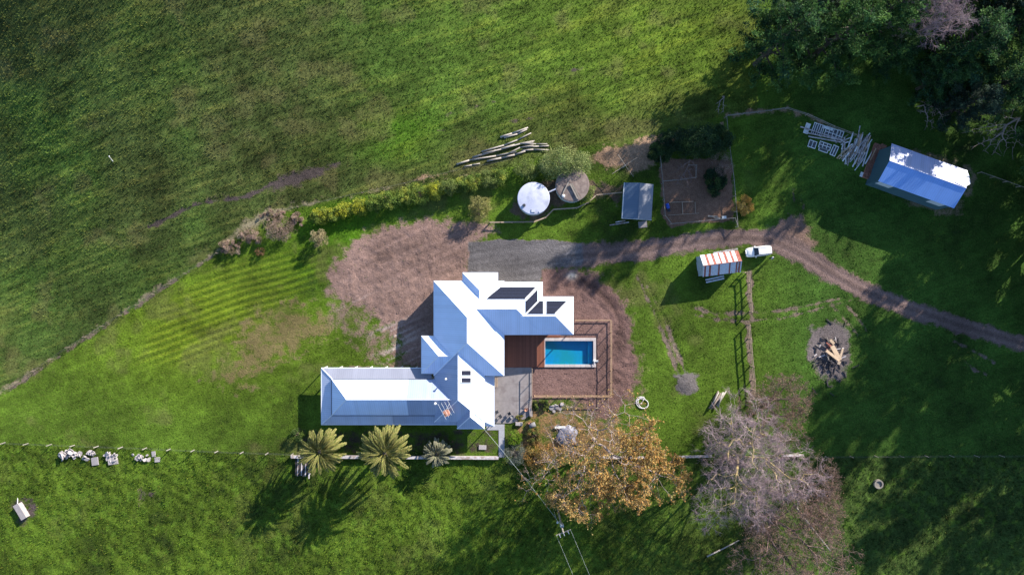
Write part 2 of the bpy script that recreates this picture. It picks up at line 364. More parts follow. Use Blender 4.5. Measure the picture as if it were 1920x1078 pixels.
DRIVE = [(1070, 480, 46), (1150, 476, 42), (1240, 463, 38), (1330, 449, 36), (1400, 445, 33), (1455, 452, 40), (1505, 476, 36), (1560, 512, 38), (1620, 545, 33), (1700, 577, 30), (1800, 610, 29), (1920, 645, 29), (2060, 690, 32), (2600, 880, 32)]
PAD = [(879, 455), (940, 449), (1030, 450), (1090, 456), (1092, 498), (1016, 504), (1012, 545), (895, 545), (878, 520)]
m_drive = region(line=DRIVE, soft=11, wk=.45)
m_pad = region(poly=PAD, soft=3)
DIRTW = [(613, 548), (622, 505), (650, 468), (690, 436), (745, 420), (800, 405), (850, 415), (905, 418), (925, 432), (890, 455), (880, 530), (830, 560), (820, 705), (725, 705), (712, 650), (700, 610), (660, 575)]
m_dw = region(poly=DIRTW, soft=28, wk=1.3)
DIRTE = [(1010, 500), (1090, 500), (1130, 528), (1165, 556), (1186, 600), (1192, 680), (1190, 735), (1160, 752), (1140, 790), (1110, 770), (1060, 748), (996, 748), (940, 700), (940, 560), (1010, 560)]
m_de = region(poly=DIRTE, soft=20, wk=1.3)
m_dhalo = np.maximum(.47 * region(poly=[(590, 560), (605, 500), (640, 455), (700, 420), (780, 395), (900, 400), (930, 440), (880, 540), (815, 600), (740, 720), (690, 700), (640, 650)], soft=26, wk=1.5), .45 * region(poly=[(1000, 490), (1110, 490), (1190, 550), (1212, 640), (1210, 740), (1170, 790), (1090, 790), (1000, 760)], soft=22, wk=1.5))
m_veg = region(poly=[(1238, 300), (1372, 300), (1378, 412), (1255, 424), (1240, 400)], soft=6)
m_tankyard = .92 * region(poly=[(950, 395), (985, 345), (1080, 330), (1170, 345), (1172, 385), (1100, 370), (1040, 395), (1000, 415)], soft=10)
m_mudgate = region(poly=[(1440, 425), (1470, 405), (1505, 398), (1515, 425), (1530, 460), (1520, 490), (1460, 470)], soft=16)
m_bank = .8 * region(poly=[(1095, 300), (1130, 275), (1190, 262), (1240, 252), (1275, 262), (1245, 300), (1190, 325), (1150, 320)], soft=14)
m_bank = np.maximum(m_bank, .7 * region(poly=[(760, 345), (790, 325), (850, 322), (835, 332), (790, 342)], soft=8))
m_bank = np.maximum(m_bank, .62 * region(line=[(1350, 240, 10), (1362, 215, 16), (1420, 212, 12), (1470, 205, 10), (1520, 220, 10), (1560, 240, 10)], soft=8))
m_brown = .60 * region(poly=[(380, 705), (425, 670), (440, 612), (480, 575), (560, 560), (640, 570), (660, 610), (590, 660), (530, 690), (455, 750)], soft=34, wk=1.6)
m_litter = .56 * region(poly=[(950, 800), (1000, 745), (1140, 745), (1180, 800), (1200, 850), (1150, 880), (960, 865)], soft=30)
m_ash = region(poly=[(1510, 640), (1520, 615), (1560, 604), (1590, 620), (1592, 670), (1585, 705), (1550, 713), (1535, 690), (1520, 670)], soft=17, wk=1.3) * .95
m_mudl = .80 * region(line=[(395, 378, 6), (470, 368, 10), (515, 348, 18), (560, 335, 34), (610, 318, 20), (645, 305, 6)], soft=12)
m_mudl = np.maximum(m_mudl, .95 * region(line=[(280, 425, 3), (370, 384, 5), (470, 369, 7), (510, 346, 9), (570, 330, 8), (640, 304, 5)], soft=5))
m_mudl = np.maximum(m_mudl, .66 * region(line=[(480, 395, 5), (560, 378, 6), (620, 372, 5)], soft=6))
m_mudl = np.maximum(m_mudl, .60 * region(poly=[(255, 915), (295, 912), (298, 940), (262, 945)], soft=14))
m_mudl = np.maximum(m_mudl, .55 * region(poly=[(20, 935), (65, 930), (75, 975), (30, 980)], soft=10))
for ln in ([(822, 218, 3), (870, 208, 4), (930, 190, 3)], [(1000, 150, 3), (1060, 135, 5), (1110, 124, 3)], [(810, 246, 3), (900, 238, 3), (1030, 216, 3)], [(1486, 350, 3), (1491, 390, 5), (1497, 425, 5)], [(1500, 355, 3), (1506, 390, 4), (1510, 420, 4)], [(1452, 432, 4), (1474, 446, 4)], [(1450, 440, 4), (1468, 452, 4)]):
    m_mudl = np.maximum(m_mudl, .66 * region(line=ln, soft=5))
tracks = np.zeros(GX.shape)
def arc(pts, wd=4, k=.62):
    k = k * 1.2; wd = wd + 1
    global tracks
    tracks = np.maximum(tracks, k * region(line=[(x, y, wd) for x, y in pts], soft=5))
arc([(1295, 575), (1340, 588), (1400, 588), (1470, 582), (1520, 572), (1580, 558)]); arc([(1300, 590), (1350, 600), (1400, 602), (1470, 597), (1530, 580), (1600, 562)])
arc([(1195, 520), (1225, 580), (1245, 630), (1268, 690), (1280, 712)], 5, .66); arc([(1213, 535), (1242, 590), (1262, 640), (1285, 700)], 5, .63)
arc([(1405, 512), (1407, 560), (1410, 600)], 9, .68); arc([(1402, 605), (1406, 660), (1412, 745)], 10, .72); arc([(1558, 570), (1590, 605), (1612, 632)], 4, .7); arc([(1580, 566), (1605, 590), (1626, 620)], 4, .7)
arc([(1790, 640), (1840, 665), (1865, 680)], 6, .62); arc([(1800, 670), (1830, 695), (1850, 702)], 5, .62); arc([(640, 690), (720, 690)], 10, .5)
arc([(0, 738), (130, 650), (260, 570), (350, 512), (410, 475)], 5, .58)
m_verge = region(line=[(-100, 800, 8), (0, 732, 8), (200, 600, 8), (330, 520, 9), (400, 478, 12), (440, 440, 20), (500, 402, 26), (560, 385, 14), (650, 370, 8), (760, 348, 6), (900, 325, 8)], soft=9)
m_gravm = region(poly=[(1266, 705), (1285, 697), (1304, 706), (1306, 728), (1288, 740), (1268, 732)], soft=9)
m_house = region(poly=[(600, 688), (790, 688), (790, 630), (812, 625), (812, 527), (868, 510), (1018, 527), (1075, 556), (1146, 595), (1146, 742), (998, 742), (998, 795), (945, 860), (600, 800)], soft=8)
m_beds = .47 * region(poly=[(560, 803), (935, 806), (938, 855), (560, 850)], soft=6)
m_shed = .75 * region(poly=[(1640, 330), (1660, 280), (1690, 265), (1830, 310), (1835, 345), (1800, 405), (1775, 410), (1640, 355)], soft=8)

# colours of the turf
n1 = fbm(GX / 22, GY / 22, 3, 4); n2 = fbm(GX / 6, GY / 6, 9, 4); n3 = fbm(GX / 1.3, GY / 1.3, 19, 3)
lawnline = [(-100, 800), (0, 735), (410, 475), (520, 400), (640, 372), (900, 330), (1030, 290), (1240, 245), (1360, 215)]
lx = np.array([p[0] for p in lawnline]); ly = np.array([p[1] for p in lawnline])
north = sstep(-6, 6, np.interp(PXg, lx, ly) - PYg) * (PXg < 1420)       # the paddock
south = sstep(-4, 4, PYg - (828 + (PXg) * .04)) * sstep(0, 1, np.ones_like(PXg))
south = np.where(PXg < 560, south, sstep(-4, 4, PYg - 856))
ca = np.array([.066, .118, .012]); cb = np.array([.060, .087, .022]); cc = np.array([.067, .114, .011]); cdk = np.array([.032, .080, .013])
col = np.zeros(GX.shape + (3,)); col[:] = ca
padd = cb * (1 + 0 * GX[..., None])
padd = padd + (sstep(500, 1350, PXg) * sstep(500, 50, PYg))[..., None] * np.array([.028, .036, -.004])
padd = padd + (sstep(-.05, .25, n1))[..., None] * np.array([-.010, .008, -.005])
greenspot = np.exp(-(((PXg - 752) / 75) ** 2 + ((PYg - 245) / 42) ** 2)) + .6 * np.exp(-(((PXg - 720) / 110) ** 2 + ((PYg - 290) / 26) ** 2))
padd = padd + np.clip(greenspot, 0, 1)[..., None] * np.array([-.006, .026, -.010])
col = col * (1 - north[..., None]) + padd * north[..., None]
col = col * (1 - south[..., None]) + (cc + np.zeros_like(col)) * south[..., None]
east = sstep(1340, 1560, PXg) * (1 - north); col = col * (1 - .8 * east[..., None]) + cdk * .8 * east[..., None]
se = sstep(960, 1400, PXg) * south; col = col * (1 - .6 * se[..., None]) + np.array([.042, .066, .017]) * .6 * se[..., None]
mid = (1 - north) * (1 - south)
yel = mid * np.exp(-(((PXg - 380) / 260) ** 2 + ((PYg - 610) / 130) ** 2)); col += yel[..., None] * np.array([.020, .015, -.003])
grn = mid * np.exp(-(((PXg - 640) / 90) ** 2 + ((PYg - 480) / 90) ** 2)); col += grn[..., None] * np.array([-.008, .03, -.008])
# mown stripes on the lawn to the west
av = (PYg - 500) + .36 * (PXg - 400) + 14 * fbm(PXg / 160, PYg / 160, 41, 2) + 10 * np.sin(PXg / 170)
stripe = np.sin(2 * np.pi * av / 13.5)
smask = mid * sstep(0, 30, sdf_poly(PXg, PYg, [(230, 690), (300, 560), (420, 480), (600, 440), (640, 520), (520, 600), (360, 700)])) * (1 - .0 * n1)
col *= (1 + .30 * (stripe * smask))[..., None]; col[..., 0] += .02 * np.clip(stripe, 0, 1) * smask
# drilled lines / grazing streaks in the paddock
sa = math.radians(19)
U = GX * math.cos(sa) + GY * math.sin(sa); V = -GX * math.sin(sa) + GY * math.cos(sa)
streak = fbm(U / 9, V / .75, 23, 3) + .6 * fbm(U / 4, V / .4, 29, 2)
col *= (1 + north * (.95 * streak))[..., None]; col[..., 0] += north * np.clip(streak, 0, 1) * .055
ls = fbm(U / 7, V / .6, 61, 2); col *= (1 + mid * .35 * ls)[..., None]
col *= np.clip(1 + .8 * n1 + 1.1 * n2 + .6 * n3, .45, 1.8)[..., None]
dryp = sstep(.06, .24, fbm(GX / 5, GY / 5, 77, 5)) * (1 - .6 * south) * sstep(1500, 1200, PXg)
col = col * (1 - .35 * dryp[..., None]) + np.array([.15, .13, .055]) * .35 * dryp[..., None]
# weeds in the south paddock
weed = sstep(.08, .2, fbm(GX / 1.1, GY / 1.1, 90, 3)) * south; col = col * (1 - .35 * weed[..., None]) + np.array([.10, .19, .02]) * .35 * weed[..., None]
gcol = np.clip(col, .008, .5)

# bare ground: how bare, and its colour
bare = np.zeros(GX.shape); dcol = np.zeros(GX.shape + (3,)); dcol[:] = (.19, .125, .09)
def lay(m, c, keep=False):
    global bare, dcol
    w_ = sstep(.15, .5, m)[..., None]; dcol = dcol * (1 - w_) + np.array(c) * w_; bare = np.maximum(bare, m)
lay(m_verge * .72, (.22, .19, .12)); lay(m_brown, (.155, .125, .052)); lay(m_litter, (.22, .135, .065)); lay(m_beds, (.05, .04, .03))
fade = sstep(560, 680, PYg + .25 * (840 - PXg)) * sstep(820, 740, PXg)
lay(m_dhalo, (.19, .135, .10)); lay(m_dw * (1 - .45 * fade), (.228, .148, .126)); lay(m_de, (.165, .100, .090)); lay(m_veg * .95, (.195, .115, .08)); lay(m_tankyard * .75, (.12, .085, .06))
lay(m_bank, (.30, .195, .13)); lay(m_ash, (.15, .125, .125)); lay(m_mudl, (.075, .058, .055)); lay(tracks, (.165, .125, .10)); lay(m_shed * .7, (.19, .15, .10))
lay(m_mudgate * .95, (.20, .13, .105)); lay(m_drive, (.150, .104, .096)); lay(m_pad, (.125, .115, .12)); lay(m_gravm, (.135, .12, .12))
# wheel lines along the drive and over the yard, pale clay scrapes west of the house
dl = dist_line(PXg, PYg, [(p[0], p[1]) for p in DRIVE])
dr = np.clip(m_drive * 1.6, 0, 1); rut = np.exp(-((dl - 8) / 3.2) ** 2); dcol *= (1 + dr * (.26 * rut - .16 * np.exp(-(dl / 4) ** 2)))[..., None]
sk = fbm(PXg / 90, (PYg + .12 * PXg) / 4, 51, 3); dcol *= (1 + .9 * m_pad * sk)[..., None]
sk2 = fbm((PXg + .8 * PYg) / 60, (PYg + .48 * PXg) / 5, 53, 3); clay = sstep(.08, .22, sk2) * m_dw * fade; dcol = dcol * (1 - .6 * clay[..., None]) + np.array([.40, .36, .34]) * .6 * clay[..., None]
dcol *= np.clip(1 + .55 * sk2 * m_dw + .8 * n2, .5, 1.6)[..., None]
pale = np.exp(-(((PXg - 1073) / 9) ** 2 + ((PYg - 517) / 6) ** 2)); dcol = dcol * (1 - pale[..., None]) + np.array([.5, .47, .45]) * pale[..., None]
tread = np.zeros(GX.shape)
for ln in ([(640, 590), (720, 560), (800, 520), (875, 500)], [(650, 602), (730, 574), (810, 534), (880, 514)], [(690, 480), (760, 470), (830, 440), (900, 425)], [(700, 492), (770, 482), (840, 452), (905, 437)], [(1030, 515), (1100, 530), (1150, 575), (1170, 640), (1172, 720)], [(1030, 528), (1095, 543), (1138, 585)], [(1095, 512), (1125, 530), (1165, 560)], [(1085, 520), (1115, 538), (1155, 572)]):
    tread = np.maximum(tread, region(line=[(x, y, 3) for x, y in ln], soft=3, wk=.5))
tread = tread * np.maximum(m_dw, m_de) * (.5 + sstep(-.1, .1, fbm(PXg / 30, PYg / 30, 88, 2)) * .5)
dcol *= (1 - .28 * tread)[..., None]
damp = m_de * np.exp(-((dist_line(PXg, PYg, [(1085, 520), (1125, 545), (1150, 575), (1168, 600), (1160, 650)]) / 11) ** 2)); dcol *= (1 - .42 * damp)[..., None]

# small relief
Z = terrain(GX, GY)
b2 = sstep(.3, .7, bare)
rough_g = .05 * fbm(GX / .9, GY / .9, 31, 3) + .13 * north * streak * .55 + .035 * north * fbm(GX / 1.2, GY / 1.0, 33, 3)
rough_g = rough_g + south * .42 * fbm(GX / 1.2, GY / 1.2, 35, 3) + .035 * stripe * smask + mid * .07 * ls
rough_d = .27 * fbm(GX / 1.0, GY / 1.0, 37, 4, .6) * np.clip(m_dw + m_de * 1.5 + m_veg * .5 + m_mudgate + m_bank + .3 * m_mudl, 0, 1.4) + .03 * fbm(GX / .8, GY / .8, 39, 3)
ruts = -.05 * dr * rut + .05 * dr - .10 * np.clip(tracks * 1.5, 0, 1) - .10 * np.clip(m_mudl, 0, 1) - .06 * damp - .07 * tread
quiet = 1 - sstep(.3, .6, m_house)
furr = np.exp(-((dist_line(PXg, PYg, [(1000, 745), (1000, 695), (1140, 695), (1140, 745)]) * 0) ** 2))
fencearea = sdf_poly(PXg, PYg, [(1000, 692), (1143, 692), (1143, 738), (1000, 738)]); inyard = sstep(-3, 4, np.maximum(fencearea, sdf_poly(PXg, PYg, [(1118, 603), (1143, 603), (1143, 738), (1118, 738)])))
Z = Z + (rough_g * (1 - b2) + rough_d * b2 * (1 - .8 * np.clip(m_drive + m_pad, 0, 1)) + ruts) * np.maximum(quiet, .45 * inyard)
Z += .5 * np.exp(-(((PXg - 1180) / 60) ** 2 + ((PYg - 285) / 16) ** 2)) + .35 * m_gravm * np.clip(1 - np.hypot(PXg - 1286, PYg - 718) / 24, 0, 1)
farfade = sstep(1400, 300, np.maximum(abs(GX), abs(GY)))
Z = Z * farfade

dZy, dZx = np.gradient(Z, gy, gx)
NRM = np.stack([-dZx, -dZy, np.ones_like(Z)], -1); NRM /= np.linalg.norm(NRM, axis=-1, keepdims=True)
ny, nx = GX.shape
idx = np.arange(ny * nx).reshape(ny, nx)
quads = np.stack([idx[:-1, :-1], idx[:-1, 1:], idx[1:, 1:], idx[1:, :-1]], -1).reshape(-1, 4)
cx = (PXg[:-1, :-1] + PXg[1:, 1:]).ravel() / 2; cy = (PYg[:-1, :-1] + PYg[1:, 1:]).ravel() / 2
def fc(m): return ((m[:-1, :-1] + m[1:, 1:]) / 2).ravel()
zone = np.zeros(len(quads), int)
earth = np.maximum.reduce([m_dw * (1 - .45 * fade), m_de, m_veg, m_mudgate, m_ash])
zone[fc(earth) > .5] = 1; zone[fc(m_drive) > .5] = 2; zone[fc(m_pad) > .5] = 3
hole = (cx > 1020) & (cx < 1114) & (cy > 635) & (cy < 687); zone[hole] = -1
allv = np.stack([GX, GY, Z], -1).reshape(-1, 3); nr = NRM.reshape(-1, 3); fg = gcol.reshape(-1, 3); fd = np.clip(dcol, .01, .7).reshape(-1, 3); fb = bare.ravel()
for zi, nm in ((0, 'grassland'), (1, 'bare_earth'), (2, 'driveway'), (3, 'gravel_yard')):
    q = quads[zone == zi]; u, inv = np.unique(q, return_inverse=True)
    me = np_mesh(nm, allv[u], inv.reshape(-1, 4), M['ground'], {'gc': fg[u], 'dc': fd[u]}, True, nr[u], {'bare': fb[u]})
    structure(link(nm, me))

def zat(x, y):
    return float(Z[min(max(np.searchsorted(gy, y), 0), ny - 1), min(max(np.searchsorted(gx, x), 0), nx - 1)])

# grass blades standing in the turf (uncountable)
NT = 150000
tx = RNG.uniform(-101, 101, NT); ty = RNG.uniform(-57, 57, NT)
ci = np.clip(np.searchsorted(gx, tx), 0, nx - 1); ri = np.clip(np.searchsorted(gy, ty), 0, ny - 1)
keep = ((bare[ri, ci] + RNG.normal(0, .14, NT) < .44) | (RNG.random(NT) < .015 * (np.maximum(m_dw, m_de)[ri, ci] > .4))) & (m_house[ri, ci] < .35)
tx, ty, ci, ri = tx[keep], ty[keep], ci[keep], ri[keep]; n_ = len(tx)
hgt = (.10 + .14 * RNG.random(n_) ** 2) * (1 + .5 * south[ri, ci] + .2 * north[ri, ci]) * (1 - .35 * mid[ri, ci]); tz = Z[ri, ci] - .02
V3 = []; F3 = []; C3 = []
gc_ = gcol[ri, ci]
for k in range(3):
    a = RNG.uniform(0, 2 * np.pi, n_); lean = RNG.uniform(.3, 1.1, n_) * hgt; wd_ = RNG.uniform(.04, .09, n_)
    bx_, by_ = np.cos(a), np.sin(a); jx = RNG.normal(0, .06, n_); jy = RNG.normal(0, .06, n_)
    p0 = np.stack([tx + jx - by_ * wd_, ty + jy + bx_ * wd_, tz], -1); p1 = np.stack([tx + jx + by_ * wd_, ty + jy - bx_ * wd_, tz], -1)
    p2 = np.stack([tx + jx + bx_ * lean, ty + jy + by_ * lean, tz + hgt], -1)
    b_ = k * 3 * n_; V3 += [p0, p1, p2]; F3.append(np.stack([b_ + np.arange(n_), b_ + n_ + np.arange(n_), b_ + 2 * n_ + np.arange(n_)], -1))
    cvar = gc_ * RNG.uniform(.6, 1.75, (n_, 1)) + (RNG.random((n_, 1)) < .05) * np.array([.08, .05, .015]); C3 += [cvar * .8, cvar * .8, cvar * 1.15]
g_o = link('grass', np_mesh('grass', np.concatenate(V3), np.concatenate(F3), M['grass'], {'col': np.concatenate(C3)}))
g_o['kind'] = 'stuff'; tag(g_o, 'short green pasture grass covering paddocks and lawn', 'grass')

# clods and stones on the bare earth (uncountable)
NC = 60000
kx = RNG.uniform(-40, 45, NC); ky = RNG.uniform(-25, 30, NC)
ci = np.clip(np.searchsorted(gx, kx), 0, nx - 1); ri = np.clip(np.searchsorted(gy, ky), 0, ny - 1)
mm = np.maximum.reduce([m_dw * (1 - .3 * fade), m_de, m_veg * .6, m_mudgate * .7, m_bank * .5, .35 * m_pad, .3 * m_drive])[ri, ci]
kp = (mm > .45) & (RNG.random(NC) < mm * .5) & ((m_house[ri, ci] < .5) | (inyard[ri, ci] > .5)); kx, ky, ci, ri = kx[kp], ky[kp], ci[kp], ri[kp]; n_ = len(kx)
rs0 = .03 + .085 * RNG.random(n_) ** 3; small = (np.maximum(m_pad, m_drive)[ri, ci] > .5); rs0 = np.where(small, .03 + .02 * RNG.random(n_), rs0)
oct_ = np.array([[1, 0, 0], [0, 1, 0], [-1, 0, 0], [0, -1, 0], [0, 0, .8], [0, 0, -.8]], float)
ang = RNG.uniform(0, 6.28, n_); ca2, sa2 = np.cos(ang), np.sin(ang); jit_ = RNG.uniform(.65, 1.3, (n_, 6, 1)); o3 = oct_[None] * jit_
vx_ = np.stack([o3[..., 0] * ca2[:, None] - o3[..., 1] * sa2[:, None], o3[..., 0] * sa2[:, None] + o3[..., 1] * ca2[:, None], o3[..., 2]], -1) * rs0[:, None, None] + np.stack([kx, ky, Z[ri, ci]], -1)[:, None]
fo = np.array([[0, 1, 4], [1, 2, 4], [2, 3, 4], [3, 0, 4], [1, 0, 5], [2, 1, 5], [3, 2, 5], [0, 3, 5]]); fc_ = (np.arange(n_) * 6)[:, None, None] + fo[None]
cc_ = np.repeat(np.clip(dcol[ri, ci] * RNG.uniform(.75, 1.35, (n_, 1)), 0, .7), 6, 0)
ck = link('clods', np_mesh('clods', vx_.reshape(-1, 3), fc_.reshape(-1, 3), M['grass'], {'col': cc_})); ck['kind'] = 'stuff'; tag(ck, 'loose clods and small stones over the bare brown earth', 'stones')

# ------------------------------------------------------------------ the house
ZE = 3.9; TP = math.tan(R(33)); KE = (H - ZE) / H / 10
def ex(px): return (px - 960) * KE
def ey(py): return (539 - py) * KE
def clip(poly, ax, c, keep_less):
    out = []
    for i in range(len(poly)):
        a, b = poly[i], poly[(i + 1) % len(poly)]; da = (a[ax] - c) * (1 if keep_less else -1); db = (b[ax] - c) * (1 if keep_less else -1)
        if da <= 0: out.append(a)
        if da * db < 0:
            t = da / (da - db); out.append(tuple(a[k] + (b[k] - a[k]) * t for k in range(3)))
    return out
def uvface(mb, pts, u, v, mi):
    u = Vector(u); v = Vector(v); mb.poly(pts, mi, [(Vector(p).dot(u), Vector(p).dot(v)) for p in pts])
def slope_uv(mb, pts, mi):
    a, b, c = Vector(pts[0]), Vector(pts[1]), Vector(pts[2]); n = (b - a).cross(c - a).normalized()
    if n.z < 0: n = -n; pts = pts[::-1]
    u = Vector((-n.y, n.x, 0)).normalized(); v = n.cross(u); uvface(mb, [tuple(p) for p in pts], u, v, mi)
hloc = Vector((-8, -9, 0))
house = thing('house', 'large rambling white house with pale blue-white hipped metal roofs', 'house', hloc)
wing_i = 0
def hip(x0, x1, y0, y1, axis_, hips=(True, True), old=None, ze=None, split=None, nocap=False):
    """hipped wing in world metres; hips: at the low / high end of the ridge axis; old: faces (n,s,e,w) in weathered sheet"""
    global wing_i
    ze = (ZE if ze is None else ze) - .006 * wing_i; wing_i += 1
    old = old or ''; mb = MB(); lines = []
    if axis_ == 'x':
        hw = (y1 - y0) / 2; r = hw * TP; ym = (y0 + y1) / 2; a = x0 + (hw if hips[0] else 0); b = x1 - (hw if hips[1] else 0)
        A, B, C_, D = (x0, y0, ze), (x1, y0, ze), (x1, y1, ze), (x0, y1, ze); E, F = (a, ym, ze + r), (b, ym, ze + r)
        faces = {'s': [A, B, F, E], 'n': [C_, D, E, F], 'w': [D, A, E], 'e': [B, C_, F]}
        lines = [(E, F)] + ([(A, E), (D, E)] if hips[0] else []) + ([(B, F), (C_, F)] if hips[1] else [])
        if nocap: lines = [l for l in lines if l != (B, F)]
    else:
        hw = (x1 - x0) / 2; r = hw * TP; xm = (x0 + x1) / 2; a = y0 + (hw if hips[0] else 0); b = y1 - (hw if hips[1] else 0)
        A, B, C_, D = (x0, y0, ze), (x1, y0, ze), (x1, y1, ze), (x0, y1, ze); E, F = (xm, a, ze + r), (xm, b, ze + r)
        faces = {'w': [D, A, E, F], 'e': [B, C_, F, E], 's': [A, B, E], 'n': [C_, D, F]}
        lines = [(E, F)] + ([(A, E), (B, E)] if hips[0] else []) + ([(C_, F), (D, F)] if hips[1] else [])
    for k, f in faces.items():
        if split and k in 'nsew':
            l = clip(f, split[0], split[1], True); h = clip(f, split[0], split[1], False)
            if len(l) > 2: slope_uv(mb, l, 0)
            if len(h) > 2: slope_uv(mb, h, 1)
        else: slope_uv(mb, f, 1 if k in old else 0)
    for p, q in ((A, B), (B, C_), (C_, D), (D, A)):
        mb.poly([(p[0], p[1], ze - .18), (q[0], q[1], ze - .18), q, p], 2)
    mb.poly([(p[0], p[1], ze - .18) for p in (A, D, C_, B)], 2)
    o = mb.build('roof', [M['roof'], M['roof_old'], M['soffit']], house)
    for p, q in lines: sub(MB().tube(Vector(p) + Vector((0, 0, .0)), Vector(q) + Vector((0, 0, .0)), .085, .085, 6), 'ridge_cap', M['ridge'], o)
    return o, (x0, x1, y0, y1), ze
def wall(x0, x1, y0, y1, z1=ZE - .2, zb=-.05):
    return MB().box(((x0 + x1) / 2, (y0 + y1) / 2, (z1 + zb) / 2), (x1 - x0, y1 - y0, z1 - zb)).build('wall', M['wall'], house)
def gut(p, q, z=ZE - .03, mat='gutter'):
    d = Vector((q[0] - p[0], q[1] - p[1], 0)); MB().bar((p[0], p[1], z), (q[0], q[1], z), .13, .11).build('gutter', M[mat], house)
def window(x, y, wd, ht, zc, nx_, ny_, name='window'):
    """opening on a wall whose outward normal is (nx_,ny_)"""
    ux, uy = -ny_, nx_; rz = math.atan2(uy, ux)
    fr = MB()
    for s in (-1, 1): fr.box((x + ux * s * wd / 2 + nx_ * .03, y + uy * s * wd / 2 + ny_ * .03, zc), (.09, .1, ht + .09), rz)
    for s in (-1, 1): fr.box((x + nx_ * .03, y + ny_ * .03, zc + s * ht / 2), (wd - .09, .1, .09), rz)
    f = fr.build(name, M['frame'], house)
    sub(MB().box((x + nx_ * .015, y + ny_ * .015, zc), (wd - .09, .04, ht - .09), rz), 'pane', M['glass'], f)
ov = .55
# A: main north-south wing, G + H: east wing, P: north porch, F: west bay, B + D: south block, C: long west wing
wa, ea, na, sa_ = ex(813.5), ex(945), ey(527), ey(704)
hip(wa, ea, sa_, na, 'y'); hip(ex(885), ex(1017), ey(627.3), ey(529), 'x', (False, True), nocap=True)
hip(ex(975), ex(1075), ey(626.6), ey(556.5), 'x', (False, True)); hip(ex(867.7), ex(933.3), ey(575), ey(511.4), 'y', (False, True))
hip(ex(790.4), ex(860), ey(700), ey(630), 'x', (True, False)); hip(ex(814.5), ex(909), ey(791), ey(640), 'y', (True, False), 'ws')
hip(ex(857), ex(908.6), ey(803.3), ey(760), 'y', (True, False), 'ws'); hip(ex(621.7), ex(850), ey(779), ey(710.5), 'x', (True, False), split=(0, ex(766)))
wall(wa + ov, ea - ov, sa_ + ov, na - ov); wall(ea - ov - .3, ex(1017) - ov, ey(627.3) + ov + .02, ey(529) - ov - .02, ZE - .21)
wall(ex(1017) - ov - .3, ex(1041), ey(626.6) + ov + .05, ey(556.5) - ov, ZE - .22); wall(ex(867.7) + ov + .4, ex(933.3) - ov - .4, na - ov - .2, ey(511.4) - ov, ZE - .23)
wall(ex(790.4) + ov, wa + ov + .3, ey(700) + ov, ey(630) - ov, ZE - .24); wall(ex(814.5) + ov, ex(909) - ov, ey(791) + ov, sa_ + ov + .3, ZE - .25)
wall(ex(857) + ov, ex(908.6) - ov - .05, ey(803.3) + ov, ey(791) + ov + .3, ZE - .26); wall(ex(621.7) + .2, ex(814.5) + ov + .3, ey(779) + .2, ey(710.5) - .2, ZE - .27)
# skirts of the verandahs (lower pitch), posts under their edge
KV = (H - 2.9) / H / 10
def vx(p): return (p - 960) * KV
def vy(p): return (539 - p) * KV
ox0, oy0, oy1 = vx(602.7), vy(795.8), vy(689.7); ix0, iy0, iy1 = ex(621.7), ex(0), ey(710.5); iy0 = ey(779)
zi, zo = ZE - .22, 2.9
vr = MB(); xs_, xn_ = vx(857), vx(810)
for f, sx in (([(ox0, oy1, zo), (xn_, oy1, zo), (xn_, iy1, zi), (ix0, iy1, zi)], vx(737)), ([(ox0, oy0, zo), (xs_, oy0, zo), (xs_, iy0, zi), (ix0, iy0, zi)], vx(737))):
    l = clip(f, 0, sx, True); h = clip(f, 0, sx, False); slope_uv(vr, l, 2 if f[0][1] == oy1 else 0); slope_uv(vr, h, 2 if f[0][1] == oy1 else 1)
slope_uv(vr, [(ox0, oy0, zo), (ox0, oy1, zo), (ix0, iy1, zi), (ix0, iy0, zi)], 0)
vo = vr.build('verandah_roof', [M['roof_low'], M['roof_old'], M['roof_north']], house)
for p, q in (((ox0, oy0, zo), (ix0, iy0, zi)), ((ox0, oy1, zo), (ix0, iy1, zi))): sub(MB().tube(p, q, .07, .07, 6), 'ridge_cap', M['ridge'], vo)
bx0, bx1, by0, by1 = ex(908), vx(926.5), vy(799), vy(704.5)
ve = MB(); slope_uv(ve, [(bx0, by1, zi), (bx0, ey(791), zi), (bx1, by0, zo), (bx1, by1, zo)], 0); slope_uv(ve, [(bx0, ey(791), zi), (ex(909), by0, zo), (bx1, by0, zo)], 0)
ve.build('verandah_roof', [M['roof_low'], M['roof_old'], M['roof_north']], house)
for p, q in (((ox0, oy0), (ox0, oy1)), ((ox0, oy1), (xn_, oy1)), ((ox0, oy0), (xs_, oy0)), ((bx1, by0), (bx1, by1))): gut(p, q, zo - .03)
for p, q in (((wa, sa_), (wa, na)), ((wa, na), (ex(867), na)), ((ex(933), ey(529)), (ex(1017), ey(529))), ((ex(1017), ey(529)), (ex(1017), ey(556))), ((ex(1017), ey(556.5)), (ex(1075), ey(556.5))), ((ex(1075), ey(556.5)), (ex(1075), ey(626.8))), ((ex(945), ey(627.3)), (ex(1075), ey(627.1))), ((ea, ey(628)), (ea, sa_)), ((ex(910), sa_), (ea, sa_)), ((ex(867.7), ey(511.4)), (ex(933.3), ey(511.4))), ((ex(867.7), na), (ex(867.7), ey(511.4))), ((ex(933.3), ey(529)), (ex(933.3), ey(511.4))), ((ex(790.4), ey(630)), (ex(790.4), ey(700))), ((ex(790.4), ey(630)), (wa, ey(630))), ((ex(790.4), ey(700)), (wa, ey(700))), ((ex(857), ey(803.3)), (ex(908.6), ey(803.3)))) : gut(p, q)
for p, q in (((ix0, iy1), (ex(812), iy1)), ((ix0, iy0), (ex(855), iy0)), ((ix0, iy0), (ix0, iy1))): gut(p, q, mat='eaveshadow')  # inner gutters coloured dark as the shadow gap between upper roof and skirt
